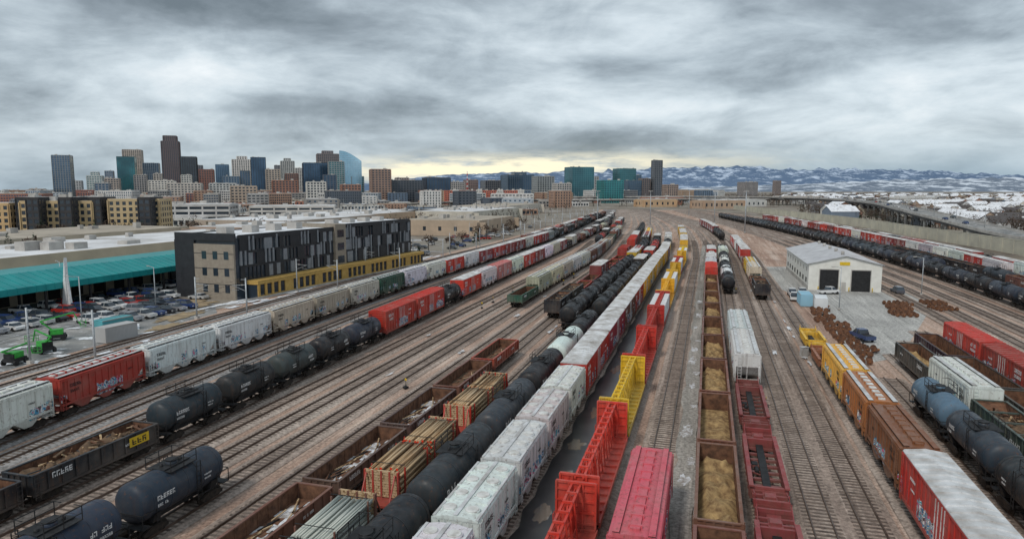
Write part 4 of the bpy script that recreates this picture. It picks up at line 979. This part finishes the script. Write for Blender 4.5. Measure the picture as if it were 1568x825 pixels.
# ------------------------------------------------------------------ wall, viaducts
def wallpath(name,pts,h,t,mat,z=0):
    pts=cat(pts,10.0); mb=MB()
    for a,b in zip(pts,pts[1:]):
        d=b-a; c=(a+b)/2; mb.obox((c.x,c.y,z+h/2),(d.x,d.y,0),d.length,t,h,0)
        mb.obox((a.x,a.y,z+h/2+.1),(d.x,d.y,0),.6,t+.25,h+.2,0); mb.obox((c.x,c.y,z+h+.1),(d.x,d.y,0),d.length,t+.15,.22,0)
    obj(name,mb.mesh(name,[mat]))
mtan=simple('tan_concrete',(.58,.55,.44),(.44,.42,.35),.15,.85)
wallpath('retaining_wall',[(150,120),(170,190),(193,256),(214,365),(235,476),(262,746),(275,850)],5.5,.5,mtan)
sheet('embankment_road',[(151,120),(171,190),(194,256),(215,365),(236,476),(263,746),(300,746),(262,476),(240,365),(222,256),(196,120)],.06,M['gravelroad'])
mund=simple('shaded_girder',(.16,.16,.165),(.09,.09,.095),.2,.8)  # dark tone paints the shade below the deck onto the girder
def viaduct(name,pts,w):
    P2=[];zs=[]
    xy=[(x,y) for x,y,z in pts]
    for i in range(len(pts)-1):
        sub=cat(xy[max(0,i-1):i+3],12.0)
        a=Vector(xy[i]);b=Vector(xy[i+1])
        ia=min(range(len(sub)),key=lambda j:(sub[j]-a).length); ib=min(range(len(sub)),key=lambda j:(sub[j]-b).length)
        sub=sub[ia:ib]
        for j,q in enumerate(sub): P2.append(q); f=j/len(sub); zs.append(pts[i][2]*(1-f)+pts[i+1][2]*f)
    P2.append(Vector(xy[-1])); zs.append(pts[-1][2]); tot=len(P2)-1; mb=MB()
    for i in range(tot):
        a=P2[i];b=P2[i+1]; d=b-a; c=(a+b)/2; za,zb=zs[i],zs[i+1]; z=(za+zb)/2
        ax=(d.x,d.y,zb-za); n=Vector((d.y,-d.x)).normalized()
        mb.obox((c.x,c.y,z-.3),ax,d.length+.3,w,.6,0); mb.obox((c.x,c.y,z-1.35),ax,d.length+.2,w*.8,1.5,3); mb.obox((c.x,c.y,z+.015),ax,d.length,w-1,.03,1)
        for s in(-1,1): mb.obox((c.x+n.x*s*w/2,c.y+n.y*s*w/2,z+.35),ax,d.length+.3,.3,1.3,0)
        if i%3==0 and z>3:
            mb.obox((a.x,a.y,za-2.6),(n.x,n.y,0),w*.9,1.2,1.0,0)
            for s in(-.3,.3): mb.cyl((a.x+n.x*s*w,a.y+n.y*s*w,0),(a.x+n.x*s*w,a.y+n.y*s*w,za-2.9),.8,10,0)
        if i%3==0: mb.cyl((a.x,a.y,za),(a.x,a.y,za+9),.12,6,2)
        if R()<.45: m=n*U(-w*.35,w*.35); pcar(c.x+m.x,c.y+m.y,math.atan2(d.y,d.x),None,z+.05)
    obj(name,mb.mesh(name,[M['conc'],M['asph'],mgal,mund]))
viaduct('highway_viaduct',[(222,190,2.5),(232,305,3.5),(246,372,7),(268,456,11),(335,620,12),(400,820,12),(432,1000,12),(405,1160,12),(325,1230,12),(180,1260,11),(0,1290,10),(-200,1320,6)],16)
viaduct('road_viaduct',[(-260,900,2.5),(-120,960,6),(20,1010,9),(180,1040,9.5),(330,1100,9.5),(500,1130,9),(760,1200,7)],14)
# ------------------------------------------------------------------ houses & trees
def housemesh(w,d,h,s):
    mb=MB(); mb.box(-w/2,w/2,-d/2,d/2,0,h,0,False); r=h+w*.3
    mb.prismy([(-w/2,h),(w/2,h),(0,r)],-d/2,d/2,0)
    mb.face([(-w/2-.4,-d/2-.4,h-.15),(0,-d/2-.4,r+.1),(0,d/2+.4,r+.1),(-w/2-.4,d/2+.4,h-.15)],1); mb.face([(0,-d/2-.4,r+.1),(w/2+.4,-d/2-.4,h-.15),(w/2+.4,d/2+.4,h-.15),(0,d/2+.4,r+.1)],1)
    for x in(-w*.28,w*.2): mb.box(x-.6,x+.6,-d/2-.05,-d/2,1,2.2,2)
    mb.box(-.4,.5,-d/2-.05,-d/2,0,2.1,2); mb.box(w*.2,w*.2+.7,1,1.7,h,r+.8,3)
    for y in(-d*.25,d*.25): mb.box(-w/2-.05,-w/2,y-.6,y+.6,1,2.2,2)
    return mb.mesh('house',[M['wall'],[simple('shingle_dark',(.12,.11,.11)),M['rooft'],simple('shingle_brown',(.2,.13,.1)),M['snowc']][s],M['glass'],M['wall']])
hm=[housemesh(9,12,3.2,0),housemesh(8,10,5.4,1),housemesh(10,14,3.4,2),housemesh(9,11,5.2,3),housemesh(10,12,3.6,0),housemesh(12,22,6,0),housemesh(14,24,7,3)]
hc=[(.66,.64,.6),(.36,.2,.15),(.56,.5,.4),(.3,.33,.37),(.74,.74,.74),(.48,.35,.26),(.2,.25,.32)]
y=300
while y<2700:
    x=(268+.05*y if y<560 else .36*y+70)
    while x<.83*y:
        if R()<.85 and not (abs(x-(430 if y>800 else .62*y-40))<26 and 420<y<1200): obj('house',rc(hm),(x+U(-3,3),y+U(-4,4),0),rc([.1,.1+math.pi/2]),rc(hc))
        x+=U(15,25) if y<1000 else U(22,42)
    y+=26 if y<900 else (40 if y<1400 else 70)
mtw=simple('bare_twigs',(.13,.09,.07),(.05,.038,.03),.4,.95); mev=simple('evergreen_needles',(.035,.065,.035),(.015,.03,.018),.6,.9); mtr=simple('bark',(.09,.07,.055))
def treemass(name,pts,ev=.15,dens=26,hs=1.0):
    mb=MB()
    for (x,y) in pts:
        e=R()<ev; H=U(5,12)*hs; 
        mb.cyl((x,y,0),(x,y,H*.5),.22,5,2,.12,False)
        if e:
            for i in range(dens):
                t=R()**1.4; z=H*(.12+.88*t); r=(1-t)*H*.26+.1; a=U(0,6.28); s=U(.35,.8)*(1.1-t)+.15
                c=Vector((x+r*math.cos(a)*U(.5,1),y+r*math.sin(a)*U(.5,1),z)); v1=Vector((U(-1,1),U(-1,1),U(-.4,.4)))*s; v2=Vector((U(-1,1),U(-1,1),U(-.2,.9)))*s
                mb.face([c-v1,c+v2,c+v1,c-v2],1)
        else:
            for i in range(4):
                a=U(0,6.28); mb.bar((x,y,H*.4),(x+math.cos(a)*H*.25,y+math.sin(a)*H*.25,H*.8),.12,2)
            for i in range(dens):
                a=U(0,6.28);b=U(-.6,1); r=H*.38*U(.35,1); z=H*.66+r*b*.8; rr=r*math.sqrt(max(0,1-min(1,b*b)))
                c=Vector((x+rr*math.cos(a),y+rr*math.sin(a),z)); s=U(.35,.85); v1=Vector((U(-1,1),U(-1,1),U(-1,1)))*s; v2=Vector((U(-1,1),U(-1,1),U(-1,1)))*s*.45
                mb.face([c-v1,c+v2,c+v1,c-v2],0)
    obj(name,mb.mesh(name,[mtw,mev,mtr]))
pts=[]
for i in range(6500):
    y=290+(R()**1.35)*2700; lo=.42 if y<1000 else .30
    pts.append((U(max(lo*y,272 if y<700 else 0),.84*y),y))
treemass('distant_trees',pts,.16,18)
pts=[]
for i in range(1800):
    y=430+(R()**1.3)*1900; x=U(-.82*y,(t1x(y)-45) if y<950 else .3*y); pts.append((x,y))
treemass('distant_trees',pts,.2,18)
treemass('street_trees',[(-150-i*3.1+U(-2,2),215+U(0,12)) for i in range(10)]+[(-205+U(-32,28),336+U(-9,9)) for i in range(34)]+[(-140+U(-30,30),345+U(-6,6)) for i in range(16)],.5,150)
treemass('street_trees',[(t1x(y)-32+U(-3,3),y) for y in range(215,430,14)],.1,90,.7)
# ------------------------------------------------------------------ mountains
def mount_mat(name,hazed_rock,snow,lo):  # distance haze is put into the bluish base colour
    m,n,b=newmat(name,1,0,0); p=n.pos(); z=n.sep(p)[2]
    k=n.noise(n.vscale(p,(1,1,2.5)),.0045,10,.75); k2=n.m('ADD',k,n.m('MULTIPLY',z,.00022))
    c=n.mix(n.rng(k2,lo,lo+.09,0,1),hazed_rock,snow); n.put(b.inputs['Base Color'],c); return m
def rangemesh(name,d0,d1,env,seed,mat,f=1.0):
    mb=MB(); N=700; K=24
    for i in range(N+1):
        u=-.35+1.45*i/N
        for j in range(K+1):
            t=j/K; D=d0+(d1-d0)*t; x=u*D; y=D
            prof=math.sin(math.pi*t**.9*.5/.65) if t<.62 else math.cos((t-.62)/.38*math.pi/2)
            q=Vector((x*.0011*f,y*.0011*f,seed)); rd=1-abs(mn.noise(q))*1.5; rd2=1-abs(mn.noise(q*2.7))*1.4; rd3=mn.noise(q*8)
            h=env(u)*max(0,prof)*(.50+.36*rd+.17*rd2+.08*rd3)
            mb.v.append((x,y,h-4))
    for i in range(N):
        for j in range(K):
            a=i*(K+1)+j; mb.f.append((a,a+K+1,a+K+2,a+1)); mb.m.append(0); mb.s.append(True)
    obj(name,mb.mesh(name,[mat]))
def interp(tab,u):
    if u<=tab[0][0]: return tab[0][1]
    for (a,b),(c,d) in zip(tab,tab[1:]):
        if u<=c: return b+(d-b)*(u-a)/(c-a)
    return tab[-1][1]
E1=[(-.35,60),(-.2,150),(-.1,290),(0,320),(.1,350),(.2,390),(.28,430),(.4,400),(.5,390),(.6,370),(.75,270),(1.1,200)]
rangemesh('mountain_range',9500,13500,lambda u:interp(E1,u),3.1,mount_mat('mountain_rock_snow_hazed',(.13,.19,.29),(.50,.59,.72),.555),1.0)
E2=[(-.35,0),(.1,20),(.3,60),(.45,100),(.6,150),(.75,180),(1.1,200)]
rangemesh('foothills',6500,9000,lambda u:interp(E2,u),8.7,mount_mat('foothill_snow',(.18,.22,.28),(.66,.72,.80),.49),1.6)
# ------------------------------------------------------------------ world
sc=bpy.context.scene
w=bpy.data.worlds.new('World'); sc.world=w; w.use_nodes=True
n=NT(w.node_tree); bg=w.node_tree.nodes['Background']
SE,SA=math.radians(48),math.radians(215)
sky=n.new('ShaderNodeTexSky'); sky.sky_type='NISHITA'; sky.sun_disc=False; sky.sun_elevation=SE; sky.sun_rotation=SA
g=n.new('ShaderNodeTexCoord').outputs['Generated']; x,y,z=n.sep(g)
def gauss(v,c,s): 
    q=n.m('DIVIDE',n.m('SUBTRACT',v,c),s); return n.m('EXPONENT',n.m('MULTIPLY',n.m('MULTIPLY',q,q),-1))
def g2(cx,sx,cz,sz): return n.m('MULTIPLY',n.m('MULTIPLY',gauss(x,cx,sx),gauss(z,cz,sz)),n.m('GREATER_THAN',y,0))
zz=n.m('ADD',n.m('MAXIMUM',z,0.0),.30)
pv=n.comb(n.m('DIVIDE',x,zz),n.m('DIVIDE',y,zz),0)
v3=n.vscale(g,(1,1,3.4),None,(2.3,.7,1.9))
c1=n.noise(v3,1.7,8,.52,.5); c3=n.noise(n.vscale(g,(1,1,2.6),(0,.12,0),(5,1,3)),5.5,9,.6,.4); c2=n.noise(n.vscale(pv,(1,1.2,1),(0,0,.3)),2.2,8,.6,.5)
cl=n.m('ADD',n.m('ADD',n.m('MULTIPLY',c1,.50),n.m('MULTIPLY',c3,.28)),n.m('MULTIPLY',c2,.22))
cl=n.m('ADD',cl,n.rng(z,.12,.26,.02,-.03))
cl=n.m('ADD',cl,n.m('MULTIPLY',n.m('LESS_THAN',y,-.2),.06))  # brighter sky behind the camera, added to lift the ambient light
for (cx,sx,cz,sz,a) in((.25,.24,.10,.028,.075),(-.50,.16,.14,.06,.05),(-.60,.08,.23,.03,.08),(-.31,.12,.225,.022,-.085),(.13,.09,.165,.02,-.08),(.50,.18,.225,.04,-.06),(-.2,.2,.115,.012,-.04),(-.42,.08,.105,.008,-.05),(.02,.14,.20,.03,.04)):
    cl=n.m('ADD',cl,n.m('MULTIPLY',g2(cx,sx,cz,sz),a))
col=n.ramp(cl,[(.36,(.15,.185,.21)),(.44,(.27,.32,.36)),(.50,(.42,.49,.54)),(.57,(.62,.70,.75)),(.67,(.88,.92,.94))])
lowm=n.m('MULTIPLY',n.rng(z,.07,.0,0,.85),n.rng(x,-.1,.3,.4,1)); col=n.mix(lowm,col,(.24,.36,.46))
gl=n.m('MULTIPLY',n.m('ADD',g2(-.09,.17,.026,.015),n.m('MULTIPLY',g2(.12,.2,.038,.014),.6)),n.rng(n.noise(n.vscale(g,(9,9,60)),1.0,6,.65),.36,.56,.15,1.3))
gl=n.m('MINIMUM',gl,1.0)
col=n.mix(gl,col,(1.0,.92,.68))
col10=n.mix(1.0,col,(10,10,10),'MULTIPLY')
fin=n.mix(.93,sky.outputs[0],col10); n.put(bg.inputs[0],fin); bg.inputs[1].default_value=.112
sun=bpy.data.lights.new('sun','SUN'); sun.energy=1.5; sun.angle=math.radians(10); sun.color=(1,.93,.84)
so=bpy.data.objects.new('sun',sun); bpy.context.collection.objects.link(so)
d=Vector((math.sin(SA)*math.cos(SE),math.cos(SA)*math.cos(SE),math.sin(SE)))
so.rotation_euler=d.to_track_quat('Z','Y').to_euler()
# ------------------------------------------------------------------ camera
cam=bpy.data.cameras.new('camera'); cam.lens=24; cam.sensor_width=36; cam.clip_end=30000; cam.clip_start=.5
co=bpy.data.objects.new('camera',cam); bpy.context.collection.objects.link(co); co.location=(0,0,25); co.rotation_euler=(math.radians(90-6.7),0,0)
sc.camera=co
sc.view_settings.view_transform='Standard'; sc.view_settings.look='None'; sc.view_settings.exposure=0
